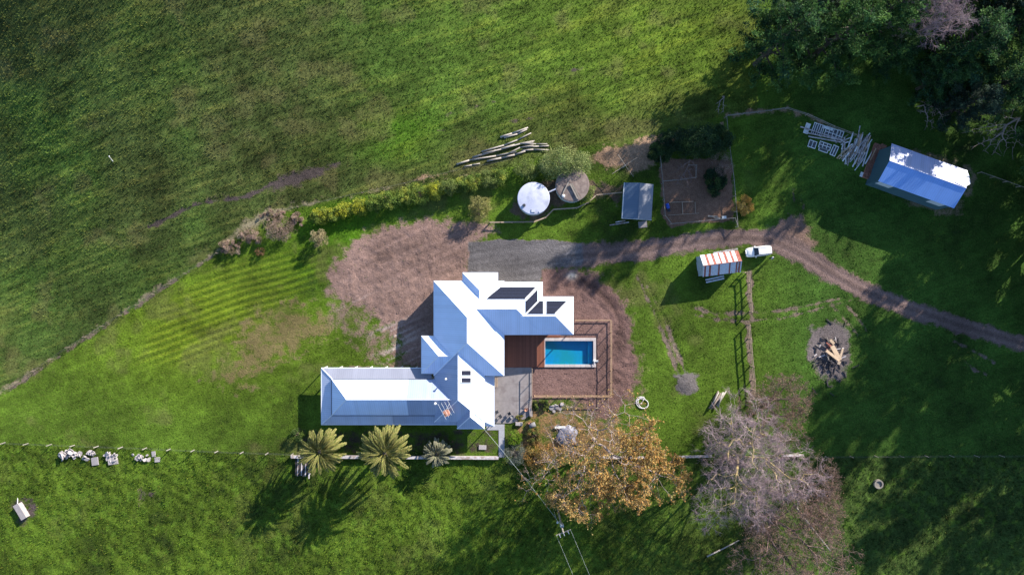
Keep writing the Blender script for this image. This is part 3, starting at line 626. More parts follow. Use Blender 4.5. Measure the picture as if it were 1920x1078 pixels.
def post(x, y, z1, r=.07): MB().box((x, y, z1 / 2), (2 * r, 2 * r, z1)).build('verandah_post', M['frame'], house)
for x in np.linspace(ox0 + .15, xn_ - .3, 8): post(x, oy1 - .15, zo - .1)
for x in np.linspace(ox0 + .15, xs_ - .3, 9): post(x, oy0 + .15, zo - .1)
for y in np.linspace(oy0 + 3, oy1 - 3, 2): post(ox0 + .15, y, zo - .1)
for y in np.linspace(by0 + .2, by1 - .3, 4): post(bx1 - .15, y, zo - .1)
post(ex(1073), ey(558.5), ZE - .2); post(ex(1073), ey(625), ZE - .2)
for a in ((ea - ov, ey(650), 2.4, 2.2, 1.25, 1, 0), (ea - ov, ey(680), 2.6, 2.2, 1.25, 1, 0), (ex(975), ey(627.3) + ov + .02, 3.2, 2.2, 1.25, 0, -1), (ex(1015), ey(626.6) + ov + .02, 3, 2.2, 1.25, 0, -1), (wa + ov, ey(560), 1.8, 1.4, 1.8, -1, 0), (wa + ov, ey(605), 1.8, 1.4, 1.8, -1, 0), (ex(980), ey(529) - ov - .02, 2, 1.3, 1.8, 0, 1), (ex(840), na - ov, 1.8, 1.3, 1.8, 0, 1), (ex(790.4) + ov, ey(665), 2.0, 1.4, 1.8, -1, 0), (ex(650), iy1 - .2, 1.2, 1.6, 1.7, 0, 1), (ex(700), iy1 - .2, 1.2, 1.6, 1.7, 0, 1), (ex(750), iy1 - .2, 1.2, 1.6, 1.7, 0, 1), (ex(650), iy0 + .2, 1.2, 1.6, 1.7, 0, -1), (ex(710), iy0 + .2, 1.2, 1.6, 1.7, 0, -1), (ex(770), iy0 + .2, 1.2, 1.6, 1.7, 0, -1), (ex(909) - ov, ey(735), 1.8, 2.1, 1.2, 1, 0), (ex(909) - ov, ey(765), 1.4, 1.4, 1.7, 1, 0), (ex(882), ey(803.3) + ov, 1.6, 1.4, 1.7, 0, -1)):
    window(*a)
def on_roof(px, py, eave_px, along):
    """point on a slope seen at photo pixel; along in 'nsew' = the side the slope faces; eave_px its eave line"""
    z = ZE
    for _ in range(12):
        p = P(px, py, z)
        d = {'e': ex(eave_px) - p.x, 'w': p.x - ex(eave_px), 'n': ey(eave_px) - p.y, 's': p.y - ey(eave_px)}[along]
        z = ZE + d * TP
    return P(px, py, z)
NRMF = {'n': Vector((0, math.sin(R(33)), math.cos(R(33)))), 'e': Vector((math.sin(R(33)), 0, math.cos(R(33)))), 's': Vector((0, -math.sin(R(33)), math.cos(R(33)))), 'w': Vector((-math.sin(R(33)), 0, math.cos(R(33))))}
def slabq(mb, pts, n, t, mi=0):
    lo = [Vector(p) + n * .01 for p in pts]; hi = [Vector(p) + n * t for p in pts]; k = len(pts)
    mb.faces(lo + hi, [tuple(range(k, 2 * k))] + [(i, (i + 1) % k, k + (i + 1) % k, k + i) for i in range(k)], mi)
for y0 in (694, 707.5):
    q = [on_roof(x, y, 909, 'e') for x, y in ((863.5, y0 + 9.8), (883.5, y0 + 9.8), (883.5, y0), (863.5, y0))]
    mb = MB(); slabq(mb, q, NRMF['e'], .10); f = mb.build('skylight', M['frame'], house)
    c = sum(q, Vector()) / 4; mb = MB(); slabq(mb, [c + (p - c) * .86 + NRMF['e'] * .10 for p in q], NRMF['e'], .02); sub(mb, 'pane', M['solar'], f)
p = on_roof(837, 709, 813.5, 'w'); MB().tube(p, p + Vector((0, 0, .8)), .11, .11, 10).tube(p + Vector((0, 0, .8)), p + Vector((0, 0, .95)), .22, .16, 10).build('roof_vent', M['white'], house)
p = on_roof(817, 755, 779, 's'); MB().tube(p, p + Vector((0, 0, .7)), .12, .12, 10).tube(p + Vector((0, 0, .7)), p + Vector((0, 0, .85)), .24, .16, 10).build('roof_vent', M['white'], house)
p = on_roof(839, 771, 791, 's')
ch = MB().box(p + Vector((0, 0, .5)), (.75, .75, 2.2), .3).box(p + Vector((0, 0, 1.66)), (.95, .95, .16), .3).build('chimney', M['brick'], house)
sub(MB().tube(p + Vector((0, 0, 1.7)), p + Vector((0, 0, 2.15)), .2, .17, 10), 'chimney_pot', M['terracotta'], ch)
p = P(843, 756, 6.2); tp = Vector((p.x, p.y, 11.0)); an = MB().tube(p, tp, .035, .03, 6)
d = Vector((math.cos(R(-62)), math.sin(R(-62)), 0)); e = Vector((-d.y, d.x, 0)); an.bar(tp - e * .9, tp + e * .9, .05, .05)
for i, t in enumerate(np.linspace(-.85, .85, 4)): an.tube(tp + e * t - d * (1.5 - .12 * i), tp + e * t + d * (1.5 - .12 * i), .028, .028, 5)
an.build('antenna', M['metal'], house)

# solar pool heating: black strips laid in steps on the roof
def collector(label, facing, eave_px, rows, step_px):
    ps = [on_roof(r[0], r[2], eave_px, facing) if facing == 'n' else on_roof(r[2], r[0], eave_px, facing) for r in rows]
    t = thing('solar_collector', label, 'solar collector', ps[0], group='black solar strips on the roof'); n = NRMF[facing]
    for (a, b, y) in rows:
        if facing == 'n': q = [on_roof(a, y + step_px * .46, eave_px, 'n'), on_roof(b, y + step_px * .46, eave_px, 'n'), on_roof(b, y - step_px * .46, eave_px, 'n'), on_roof(a, y - step_px * .46, eave_px, 'n')]
        else: q = [on_roof(y - step_px * .46, b, eave_px, 'e'), on_roof(y + step_px * .46, b, eave_px, 'e'), on_roof(y + step_px * .46, a, eave_px, 'e'), on_roof(y - step_px * .46, a, eave_px, 'e')]
        mb = MB(); slabq(mb, q, n, .05); mb.build('collector_strip', M['solar'], t)
    pipe = MB()
    for side in (0, 1):
        pts = [(on_roof(r[side], r[2], eave_px, 'n') if facing == 'n' else on_roof(r[2], r[side], eave_px, 'e')) + n * .07 for r in rows]
        pipe.path(pts, .045, 5)
    pipe.build('header_pipe', M['metal'], t)
rows = [(910.5 + (561 - y) * 1.25, 983.5 + (561 - y) * .98, y) for y in np.arange(560, 538, -2.05)]
collector('large black stepped solar strip array on the long north roof slope', 'n', 529, rows, 2.05)
rows = [(565 - (x - 985) * 1.02, 588 - (x - 985) * 1.02, x) for x in np.arange(986, 1008, 2.05)]
collector('narrow upright black solar strip array on the east hip', 'e', 1017, rows, 2.05)
rows = [(988 + (588.5 - y) * .98, 1018.5, y) for y in np.arange(588, 565, -2.05)]
collector('left black solar strip array on the lower north slope', 'n', 556.5, rows, 2.05)
rows = [(1024.5, 1040 + (588.5 - y) * .98, y) for y in np.arange(588, 565, -2.05)]
collector('right black solar strip array on the lower north slope', 'n', 556.5, rows, 2.05)

# patio, paths, deck, pool
def sheet(name, pts, z0, z1, mat, label=None):
    q = [G(*p) for p in pts]; o = MB().prism([(a.x, a.y) for a in q], z0, z1).build(name, mat); return structure(o)
patio = thing('patio', 'grey concrete patio between the house and pool yard', 'patio', P(960, 740))
def slabp(a, b, c, d, z=.12):
    A, B = P(a, b), P(c, d); MB().box(((A.x + B.x) / 2, (A.y + B.y) / 2, z / 2 - .1), (abs(B.x - A.x) - .02, abs(B.y - A.y) - .02, z + .2)).build('paving_slab', M['concrete'], patio)
for (a, b, c, d) in ((912, 688.5, 962, 720), (962, 688.5, 997, 720), (912, 720, 968, 751), (968, 720, 997, 751), (912, 751, 968, 775), (968, 751, 997, 775)): slabp(a, b, c, d)
A_ = [P(*q) for q in ((912, 775), (997, 775), (984, 785), (958, 793), (912, 793))]
MB().prism([(a.x, a.y) for a in A_][::-1], -.1, .12).build('paving_slab', M['concrete'], patio)
path = thing('garden_path', 'pale concrete L shaped path beside the south corner of the house', 'path', P(938, 820))
for (a, b, c, d) in ((912, 795, 946, 806), (935, 806, 946, 831), (935, 831, 946, 857)):
    A, B = P(a, b), P(c, d); MB().box(((A.x + B.x) / 2, (A.y + B.y) / 2, 0), (abs(B.x - A.x) - .015, abs(B.y - A.y) - .015, .16)).build('paving_slab', M['path'], path)
deck = thing('deck', 'red-brown timber deck between the house and the pool', 'deck', P(985, 660))
A, B = P(938, 620), P(1020, 688); zt = .2
me_b = {}
def board(x, y, lx_, ly_):
    key = (round(lx_, 2), round(ly_, 2))
    if key not in me_b: me_b[key] = MB().box((0, 0, 0), (lx_, ly_, .05), bev=.008).mesh('deck_board', M['deck'])
    link('deck_board', me_b[key], deck, Vector((x, y, zt + random.uniform(-.004, .004))) - deck.location)
for x in np.arange(A.x, P(996, 0).x, .2): board(x + .1, (A.y + B.y) / 2, .186, A.y - B.y)
for x in np.arange(P(997, 0).x, P(1019, 0).x, .2): board(x + .1, (P(0, 627).y + B.y) / 2, .186, P(0, 627).y - B.y)
for k in range(2): board(P(1035, 0).x, P(0, 630.2).y - .2 * k + .1, 3.2, .186)
MB().box(((A.x + P(1019, 0).x) / 2, (A.y + B.y) / 2, .06), (P(1019, 0).x - A.x - .1, A.y - B.y - .1, .2)).build('joists', M['dark'], deck)
MB().bar((P(997, 0).x - .02, A.y, zt + .005), (P(997, 0).x - .02, B.y, zt + .005), .1, .05).build('edge_board', M['deck'], deck)
pool = thing('swimming_pool', 'rectangular blue swimming pool with pale stone coping', 'pool', P(1067, 661))
x0, x1, y0, y1 = P(1022, 0).x, P(1112, 0).x, P(0, 683).y, P(0, 639).y; zd = -.62
mb = MB(); mb.poly([(x0, y0, zd), (x1, y0, zd - .25), (x1, y1, zd - .25), (x0, y1, zd)])
mb.poly([(x0, y0, .1), (x0, y0, zd), (x0, y1, zd), (x0, y1, .1)]); mb.poly([(x1, y1, .1), (x1, y1, zd - .25), (x1, y0, zd - .25), (x1, y0, .1)]); mb.poly([(x0, y1, .1), (x0, y1, zd), (x1, y1, zd - .25), (x1, y1, .1)]); mb.poly([(x1, y0, .1), (x1, y0, zd - .25), (x0, y0, zd), (x0, y0, .1)])
mb.build('basin', M['pool'], pool)
MB().poly([(x0, y0, -.08), (x1, y0, -.08), (x1, y1, -.08), (x0, y1, -.08)]).build('water', M['water'], pool)
MB().box((x1 - .5, (y0 + y1) / 2, -.62), (.8, y1 - y0 - .02, .7)).build('bench_step', M['pool'], pool)
cw = .52
def coping(xa, xb, ya, yb):
    nx_ = max(1, round(max(xb - xa, yb - ya) / 1.0))
    for i in range(nx_):
        if xb - xa > yb - ya: c = (xa + (i + .5) * (xb - xa) / nx_, (ya + yb) / 2); d = ((xb - xa) / nx_ - .012, yb - ya)
        else: c = ((xa + xb) / 2, ya + (i + .5) * (yb - ya) / nx_); d = (xb - xa, (yb - ya) / nx_ - .012)
        MB().box((c[0], c[1], .08), (d[0], d[1], .26), bev=.02).build('coping_stone', M['coping'], pool)
coping(x0 - .35, x1 + cw, y0 - .5, y0); coping(x0 - .35, x1 + cw, y1, y1 + .55); coping(x1, x1 + cw, y0 + .01, y1 - .01); coping(x0 - .35, x0, y0 + .01, y1 - .01)
p = P(1116, 677); pump = thing('pool_pump', 'small grey pool pump standing at the right end of the pool', 'pump', (p.x, p.y, 0))
MB().tube((0, 0, .3), (.5, .1, .3), .17, .17, 10).box((.2, 0, .1), (.7, .4, .2)).local('motor', M['metal'], pump); MB().lathe([(.22, 0), (.24, .4), (.18, .55), (.02, .6)], 12, (-.25, .1, 0)).local('filter_pot', M['white'], pump); MB().path([(-.2, .1, .5), (-.2, -.5, .5), (-.6, -.9, .15)], .05).local('pipe', M['hose'], pump)

# ------------------------------------------------------------------ sheds and tanks
def gable(name, label, cat, c, rz, L_, W_, ze, pitch, mN, mS, mW, ov=.25, sheets=None):
    """gable building, ridge along local x; faces +y 'north', -y 'south'"""
    t = thing(name, label, cat, c, rz); r = W_ / 2 * math.tan(pitch); hl, hw = L_ / 2, W_ / 2
    wl, ww = hl - ov, hw - ov; zw = ze + ov * math.tan(pitch) - .06; zr = ze + r - .06
    for s in (-1, 1):
        mb = MB(); uvface(mb, [(-wl, s * ww, -.2), (wl, s * ww, -.2), (wl, s * ww, zw), (-wl, s * ww, zw)][::-s], (1, 0, 0), (0, 0, 1), 0); mb.local('wall', mW, t)
        mb = MB(); uvface(mb, [(s * wl, -ww, -.2), (s * wl, ww, -.2), (s * wl, ww, zw), (s * wl, 0, zr), (s * wl, -ww, zw)][::s], (0, 1, 0), (0, 0, 1), 0); mb.local('gable_wall', mW, t)
    if not sheets:
        for s, m in ((1, mN), (-1, mS)):
            mb = MB(); q = [(-hl, s * hw, ze), (hl, s * hw, ze), (hl, 0, ze + r), (-hl, 0, ze + r)]; slope_uv(mb, q, 0)
            q2 = [(x, y, z - .05) for x, y, z in q]; mb.poly(q2)
            for i in range(4): mb.poly([q[i], q[(i + 1) % 4], q2[(i + 1) % 4], q2[i]])
            mb.local('roof', m, t)
    else:
        for s in (1, -1):
            for i, (m, a, b) in enumerate(sheets[s]):
                xa = -hl + a * L_; xb = -hl + b * L_ - .015; dz = .012 * (i % 2); e_ = random.uniform(0, .09)
                q = [(xa, s * (hw + e_), ze + dz - e_ * math.tan(pitch)), (xb, s * (hw + e_), ze + dz - e_ * math.tan(pitch)), (xb, 0, ze + r + dz), (xa, 0, ze + r + dz)]; q2 = [(x, y, z - .03) for x, y, z in q]
                mb = MB(); mb.poly(q if s < 0 else q[::-1]); mb.poly(q2)
                for k in range(4): mb.poly([q[k], q[(k + 1) % 4], q2[(k + 1) % 4], q2[k]])
                mb.local('roof_sheet', m, t)
    MB().tube((-hl, 0, ze + r), (hl, 0, ze + r), .06, .06, 6).local('ridge_cap', mN if not sheets else M['rust'], t)
    return t
# the big machinery shed
cS = P(1739, 327.7, 5.3); cS.z = 0
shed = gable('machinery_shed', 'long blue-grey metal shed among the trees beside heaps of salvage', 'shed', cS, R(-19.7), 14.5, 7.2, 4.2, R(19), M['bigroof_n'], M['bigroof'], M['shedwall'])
for x in (-5.3, 4.6): MB().box((x, -3.38, 3.1), (2.6, .06, 1.7)).local('wall_panel', M['panelwhite'], shed)
q_ = [(5.0, .35, 5.42), (6.9, .1, 5.5), (8.0, 1.2, 5.0), (7.5, 2.6, 4.7), (7.1, 3.6, 4.28), (6.7, 3.55, 4.3)]
MB().faces(q_ + [(a, b, c - .06) for a, b, c in q_], [(0, 1, 2, 3, 4, 5)] + [(i, (i + 1) % 6, 6 + (i + 1) % 6, 6 + i) for i in range(6)]).local('roof_cover', M['panelwhite'], shed)
MB().box((-.4, -3.36, 1.5), (5.2, .05, 2.9)).local('sliding_door', M['shedwall'], shed)
# little garden shed
cg = P(1197, 377, 2.7); cg.z = 0
gs = gable('garden_shed', 'small two-tone blue and grey roofed shed left of the vegetable plot', 'shed', cg, R(90 - 3.4), 6.55, 5.35, 2.3, R(14), M['shedroof_dk'], M['shedroof_gr'], M['galvwall'])
MB().box((-3.27 + .25, -.3, 1.0), (.06, .95, 2.0)).local('door', M['frame'], gs); MB().bar((-3.28, -2.68, 2.26), (-3.28, 2.68, 2.26), .1, .12).local('fascia', M['frame'], gs); MB().bar((-3.28, 2.70, 2.27), (3.28, 2.70, 2.27), .1, .1).local('gutter', M['frame'], gs)
p = P(1205, 421); structure(MB().box((p.x, p.y, .02), (1.6, 1.2, .12), .1).build('doorstep', M['concrete']))
# rusty shed
cr = P(1353.5, 494, 3.3); cr.z = 0
def sheetrun(seq):
    tot = sum(w_ for _, w_ in seq); a = 0; out = []
    for m, w_ in seq: out.append((M[m], a / tot, (a + w_) / tot)); a += w_
    return out
shN = sheetrun([('galv', 1.1), ('rust', .55), ('galv', .9), ('rust', .6), ('galv', 1.0), ('rust', .4), ('galv', .9), ('rust', .6), ('galv', .9), ('rust', .5), ('galv', .8), ('rust', .9)])
shS = sheetrun([('galv', .3), ('rust', .4), ('galv', .7), ('rust', .5), ('galv', 1.7), ('rust', .4), ('galv', 2.2), ('rust', .35), ('galv', 1.3), ('rust', .35), ('galv', .25), ('rust', .45), ('galv', .3)])
rs = gable('tin_shed', 'old tin shed with white and red rust striped roof beside the white car', 'shed', cr, R(7.3), 7.05, 3.9, 2.6, R(30), M['galv'], M['galv'], M['galvwall'], .12, {1: shN, -1: shS})
MB().box((-3.46, 0, 1.1), (.06, 1.6, 2.2)).local('door', M['galvwall'], rs)
o = MB().bar(P(1338, 474.5, 2.2), P(1383, 467, 2.2), .35, .12).build('fallen_gutter', M['paintedwood']); tag(o, 'long pale board lying along the upper eave of the tin shed', 'board')
for i, (a, b) in enumerate((((1323, 525), (1357, 517.5)), ((1324, 529.5), (1358, 522)))):
    o = MB().bar(P(*a, .15), P(*b, .15), .28, .1).build('plank', M['galv']); tag(o, ['pale plank on the grass below the tin shed, nearer the shed', 'pale plank on the grass below the tin shed, farther from the shed'][i], 'plank')
# water tanks
ct = P(1000.5, 372, 2.4); ct.z = 0
tk = thing('water_tank', 'round white flat-topped water tank beside the zigzag fence', 'water tank', ct)
MB().lathe([(2.88, 0), (2.88, 2.3)], 48).local('side', M['tank_side'], tk, True)
MB().lathe([(2.97, 2.22), (2.97, 2.34), (2.90, 2.38), (1.5, 2.52), (.3, 2.62)], 48).local('roof', M['tank'], tk)
MB().lathe([(.28, 0), (.28, .2), (.2, .22)], 14, (-1.75, -1.3, 2.42)).local('hatch', M['dark'], tk)
MB().bar((-.4, -2.0, 2.5), (-.4, -2.5, 2.46), .07, .1).bar((-.4, -2.5, 2.46), (.25, -2.55, 2.46), .07, .1).bar((.95, -2.4, 2.46), (1.05, -2.6, 2.46), .07, .1).local('bracket', M['metal'], tk)
co_ = P(1073.5, 346.5, 2.3); co_.z = 0
ot = thing('water_tank', 'old round brown-topped tank half under the big bush', 'water tank', co_)
MB().lathe([(3.0, 0), (3.05, 2.1)], 40).local('side', M['tank_side'], ot, True)
top = MB()
MB().lathe([(3.12, 2.05), (3.12, 2.16), (2.9, 2.22), (.3, 2.42)], 40).local('roof', M['oldtank'], ot)
MB().lathe([(.3, 0), (.3, .3), (.15, .4), (.02, .42)], 14, (-1.7, -2.1, 2.25)).local('hatch', M['white'], ot)
for i, (a, b) in enumerate((((1066, 342), (1056, 362)), ((1069, 345), (1083, 373)), ((1072, 344), (1087, 372)))):
    o = MB().bar(P(*a, 2.62), P(*b, 2.42), .22, .1).build('plank', M['oldwood']); tag(o, ['left leaning plank on top of the old brown tank', 'middle plank on top of the old brown tank', 'right plank on top of the old brown tank'][i], 'plank')
o = MB().path([P(1028, 361, 2.2), P(1043, 354, 2.0)], .13, 8).build('tank_pipe', M['tank']); tag(o, 'short white pipe joining the white and brown tanks', 'pipe')

# ------------------------------------------------------------------ fences
def fence(name, label, pts, spacing, h=1.2, rails=(1.1,), post=(.12, .12), rail=(.06, .12), pm_='fencewood', rm_='fencewood', wires=(), z0=0.0, cap=False, rnd=.02, wr=.006):
    q = [G(*p) for p in pts]; t = thing(name, label, 'fence', q[0])
    key = (post, h); me = MB().box((0, 0, h / 2 - .1), (post[0], post[1], h + .2), bev=.015).mesh('post', M[pm_])
    pp = []
    for i, (a, b) in enumerate(zip(q[:-1], q[1:])):
        L_ = math.hypot(b.x - a.x, b.y - a.y); n = max(1, round(L_ / spacing))
        for k in range(n + (1 if i == len(q) - 2 else 0)):
            f = k / n; x = a.x + (b.x - a.x) * f; y = a.y + (b.y - a.y) * f; pp.append(Vector((x, y, T(x, y) + z0)))
    ang = math.atan2(q[-1].y - q[0].y, q[-1].x - q[0].x)
    for v in pp: link('post', me, t, v - t.location, (random.gauss(0, rnd), random.gauss(0, rnd), ang + random.gauss(0, .05)))
    for z in rails:
        for a, b in zip(pp[:-1], pp[1:]):
            MB().bar(a + Vector((0, 0, z)), b + Vector((0, 0, z)), rail[0], rail[1]).build('rail', M[rm_], t)
    for z in wires:
        MB().path([v + Vector((0, 0, z)) for v in pp], wr, 4).build('wire', M['fencewire'], t)
    return t
wirez = (.3, .6, .9, 1.1)
fence('wire_fence', 'post and wire fence with pale posts between lawn and south paddock', [(-120, 822), (10, 829), (140, 834), (275, 839), (409, 845), (550, 850)], 4.45, 1.25, (), (.11, .11), pm_='log', wires=wirez)
fence('wire_fence', 'long post and wire fence along the diagonal paddock edge on the left', [(-150, 838), (0, 738), (130, 651), (260, 571), (350, 513), (410, 475)], 4.0, 1.2, (), (.07, .07), pm_='bark', wires=wirez)
fence('wire_fence', 'post and wire fence along the paddock side of the hedge', [(470, 425), (520, 398), (640, 371), (760, 345), (850, 322), (960, 300)], 4.5, 1.1, (), (.07, .07), pm_='bark', wires=wirez)
fence('zigzag_fence', 'low zigzag timber rail fence below the two water tanks', [(919, 418), (1001, 417), (1022, 409), (1037, 394), (1081, 391), (1102, 381), (1117, 367), (1168, 362)], 2.1, .9, (.8,), (.18, .18), (.22, .08))
fence('pool_fence', 'new timber post and rail fence framing the bare yard round the pool', [(1077, 600), (1144.5, 600), (1144.5, 741), (1002, 741)], 2.2, 1.45, (1.4, .35), (.11, .11), (.10, .1), 'pine', 'pine')
fence('patio_fence', 'timber post and rail fence along the right edge of the patio', [(997.5, 690), (997.5, 742), (995, 778)], 2.6, 1.45, (1.4, .4), (.1, .1), (.06, .1), 'fencewood', 'fencewood')
fence('garden_fence', 'old post and netting fence round the vegetable plot', [(1234, 285), (1240, 345), (1244, 405), (1256, 421), (1330, 414), (1374, 410), (1379, 426), (1372, 340), (1364, 280), (1358, 222)], 2.6, 1.3, (1.2,), (.12, .12), (.07, .1), 'oldwood', 'oldwood', (.3, .6, .9))
fence('compost_fence', 'small grey rail pen in the back corner of the vegetable plot', [(1242, 341), (1275, 338), (1303, 334), (1304, 311), (1290, 311)], 2.0, .9, (.8, .4), (.1, .1), (.06, .1), 'oldwood', 'oldwood')
fence('wire_fence', 'old rail fence curving below the dark trees to the machinery shed', [(1362, 219), (1420, 212), (1472, 205), (1510, 217), (1560, 240), (1600, 255)], 3.2, 1.1, (1.0, .5), (.12, .12), (.06, .12), 'oldwood', 'oldwood')
fence('wire_fence', 'post and wire fence running right from the machinery shed', [(1832, 325), (1880, 342), (1930, 360), (2050, 405)], 3.2, 1.1, (1.0,), (.12, .12), (.06, .1), 'oldwood', 'oldwood', wirez)
fence('rail_fence', 'timber rail fence running down from the tin shed', [(1392, 511), (1401, 511), (1403, 550), (1405, 584)], 2.2, 1.4, (1.3, .7), (.16, .16), (.08, .16))
fence('rail_fence', 'timber rail fence below the wheel tracks, ending in twiggy trees', [(1401, 609), (1405, 660), (1410, 712), (1412, 748)], 2.4, 1.4, (1.3, .7), (.16, .16), (.08, .16))
fence('wire_fence', 'post and wire fence running right from the bare trees', [(1500, 855), (1640, 854), (1780, 853), (1920, 853), (2060, 852)], 5.0, 1.2, (), (.1, .1), pm_='oldwood', wires=wirez)
for i, (a, b, lb) in enumerate((((1268, 855), (1332, 853.5), 'pale weathered beam lying between the orange and grey trees'), ((1466, 852.5), (1504, 852), 'pale weathered beam lying right of the bare grey tree'), ((1130, 856), (1225, 856), 'weathered beam lying under the orange tree'))):
    o = MB().bar(G(*a, .45), G(*b, .45), .35, .35).build('beam', M['paintedwood']); tag(o, lb, 'beam')
wl = thing('garden_wall', 'low pale capped garden wall running past the palms', 'wall', G(640, 855))
for i, (a, b) in enumerate(((548, 617), (617, 690), (690, 765), (765, 850), (850, 935))):
    A, B = G(a, 854 + (a - 548) * .006), G(b, 854 + (b - 548) * .006)
    MB().bar(A + Vector((.01, 0, .3)), B + Vector((-.01, 0, .3)), .35, .8).build('masonry', M['oldwood' if i == 0 else 'slab'], wl); MB().bar(A + Vector((.02, 0, .75)), B + Vector((-.02, 0, .75)), .5, .1).build('coping', M['paintedwood'], wl)

# ------------------------------------------------------------------ power pole and lines
gp = G(1046, 955); pole = thing('power_pole', 'tall wooden power pole with crossarm in the south paddock', 'power pole', gp)
hz = 9.6; lean = Vector((.12, .0, 0)); topp = Vector((.1, 0, hz))
MB().tube((0, 0, -.3), topp, .19, .13, 10).local('shaft', M['oldwood'], pole, True)
ca_ = math.radians(22); cd = Vector((math.cos(ca_), math.sin(ca_), 0)); am = topp - Vector((0, 0, .25)); nrm = Vector((math.sin(ca_), -math.cos(ca_), 0))
MB().bar(am - cd * 1.35 + nrm * .2, am + cd * 1.35 + nrm * .2, .13, .15).local('crossarm', M['oldwood'], pole)
for s in (-.75, 0, .8): MB().tube(am + cd * s + nrm * .25, am + cd * s + nrm * .25 + Vector((0, 0, .35)), .09, .06, 8).bar(am + cd * s + nrm * .2, am + cd * s + nrm * .8, .1, .1).local('insulator', M['white'], pole)
MB().lathe([(.3, 0), (.34, .1), (.34, .85), (.25, .95)], 12, (.08, .25, 7.0)).local('transformer', M['metal'], pole, True)
MB().box((-.5, -.2, 5.2), (.3, .25, .4)).tube((-.5, -.2, 5.2), (0, 0, 5.2), .03, .03).local('switch_box', M['white'], pole)
def cable(label, a, b, sag, r=.03):
    a = Vector(a); b = Vector(b); pts = []
    for i in range(13):
        t = i / 12; p = a.lerp(b, t); p.z -= sag * 4 * t * (1 - t); pts.append(p)
    o = MB().path(pts, r, 5).build('cable', M['wire']); tag(o, label, 'cable')
W_ = gp + topp
cable('service cable from the power pole to the house corner', gp + Vector((.05, .25, 7.9)), (ex(905), ey(800), 4.2), .9, .024)
cable('thin stay wire running up and left from the power pole', gp + Vector((-.5, -.2, 5.3)), G(1022, 905, .1), .1, .012)
for s, lb in ((-1.3, 'left of two cables leaving the crossarm towards the bottom edge'), (1.3, 'right of two cables leaving the crossarm towards the bottom edge')):
    a = gp + am + cd * s + nrm * .25; cable(lb, a, a + Vector((14, -34, -.4)), .8, .014)
# rotary clothesline left of the garden shed
gc0 = G(1168, 315); cl = thing('clothesline', 'rotary clothesline with four crossed arms above the garden shed', 'clothesline', gc0)
MB().tube((0, 0, 0), (0, 0, 2.3), .05, .05, 8).local('mast', M['metal'], cl)
for a, l in ((-55, 2.6), (33, 2.6), (125, 2.4), (213, 2.9)):
    MB().tube((0, 0, 2.2), (l * math.cos(R(a)), l * math.sin(R(a)), 2.35), .045, .035, 6).local('arm', M['oldwood'], cl)

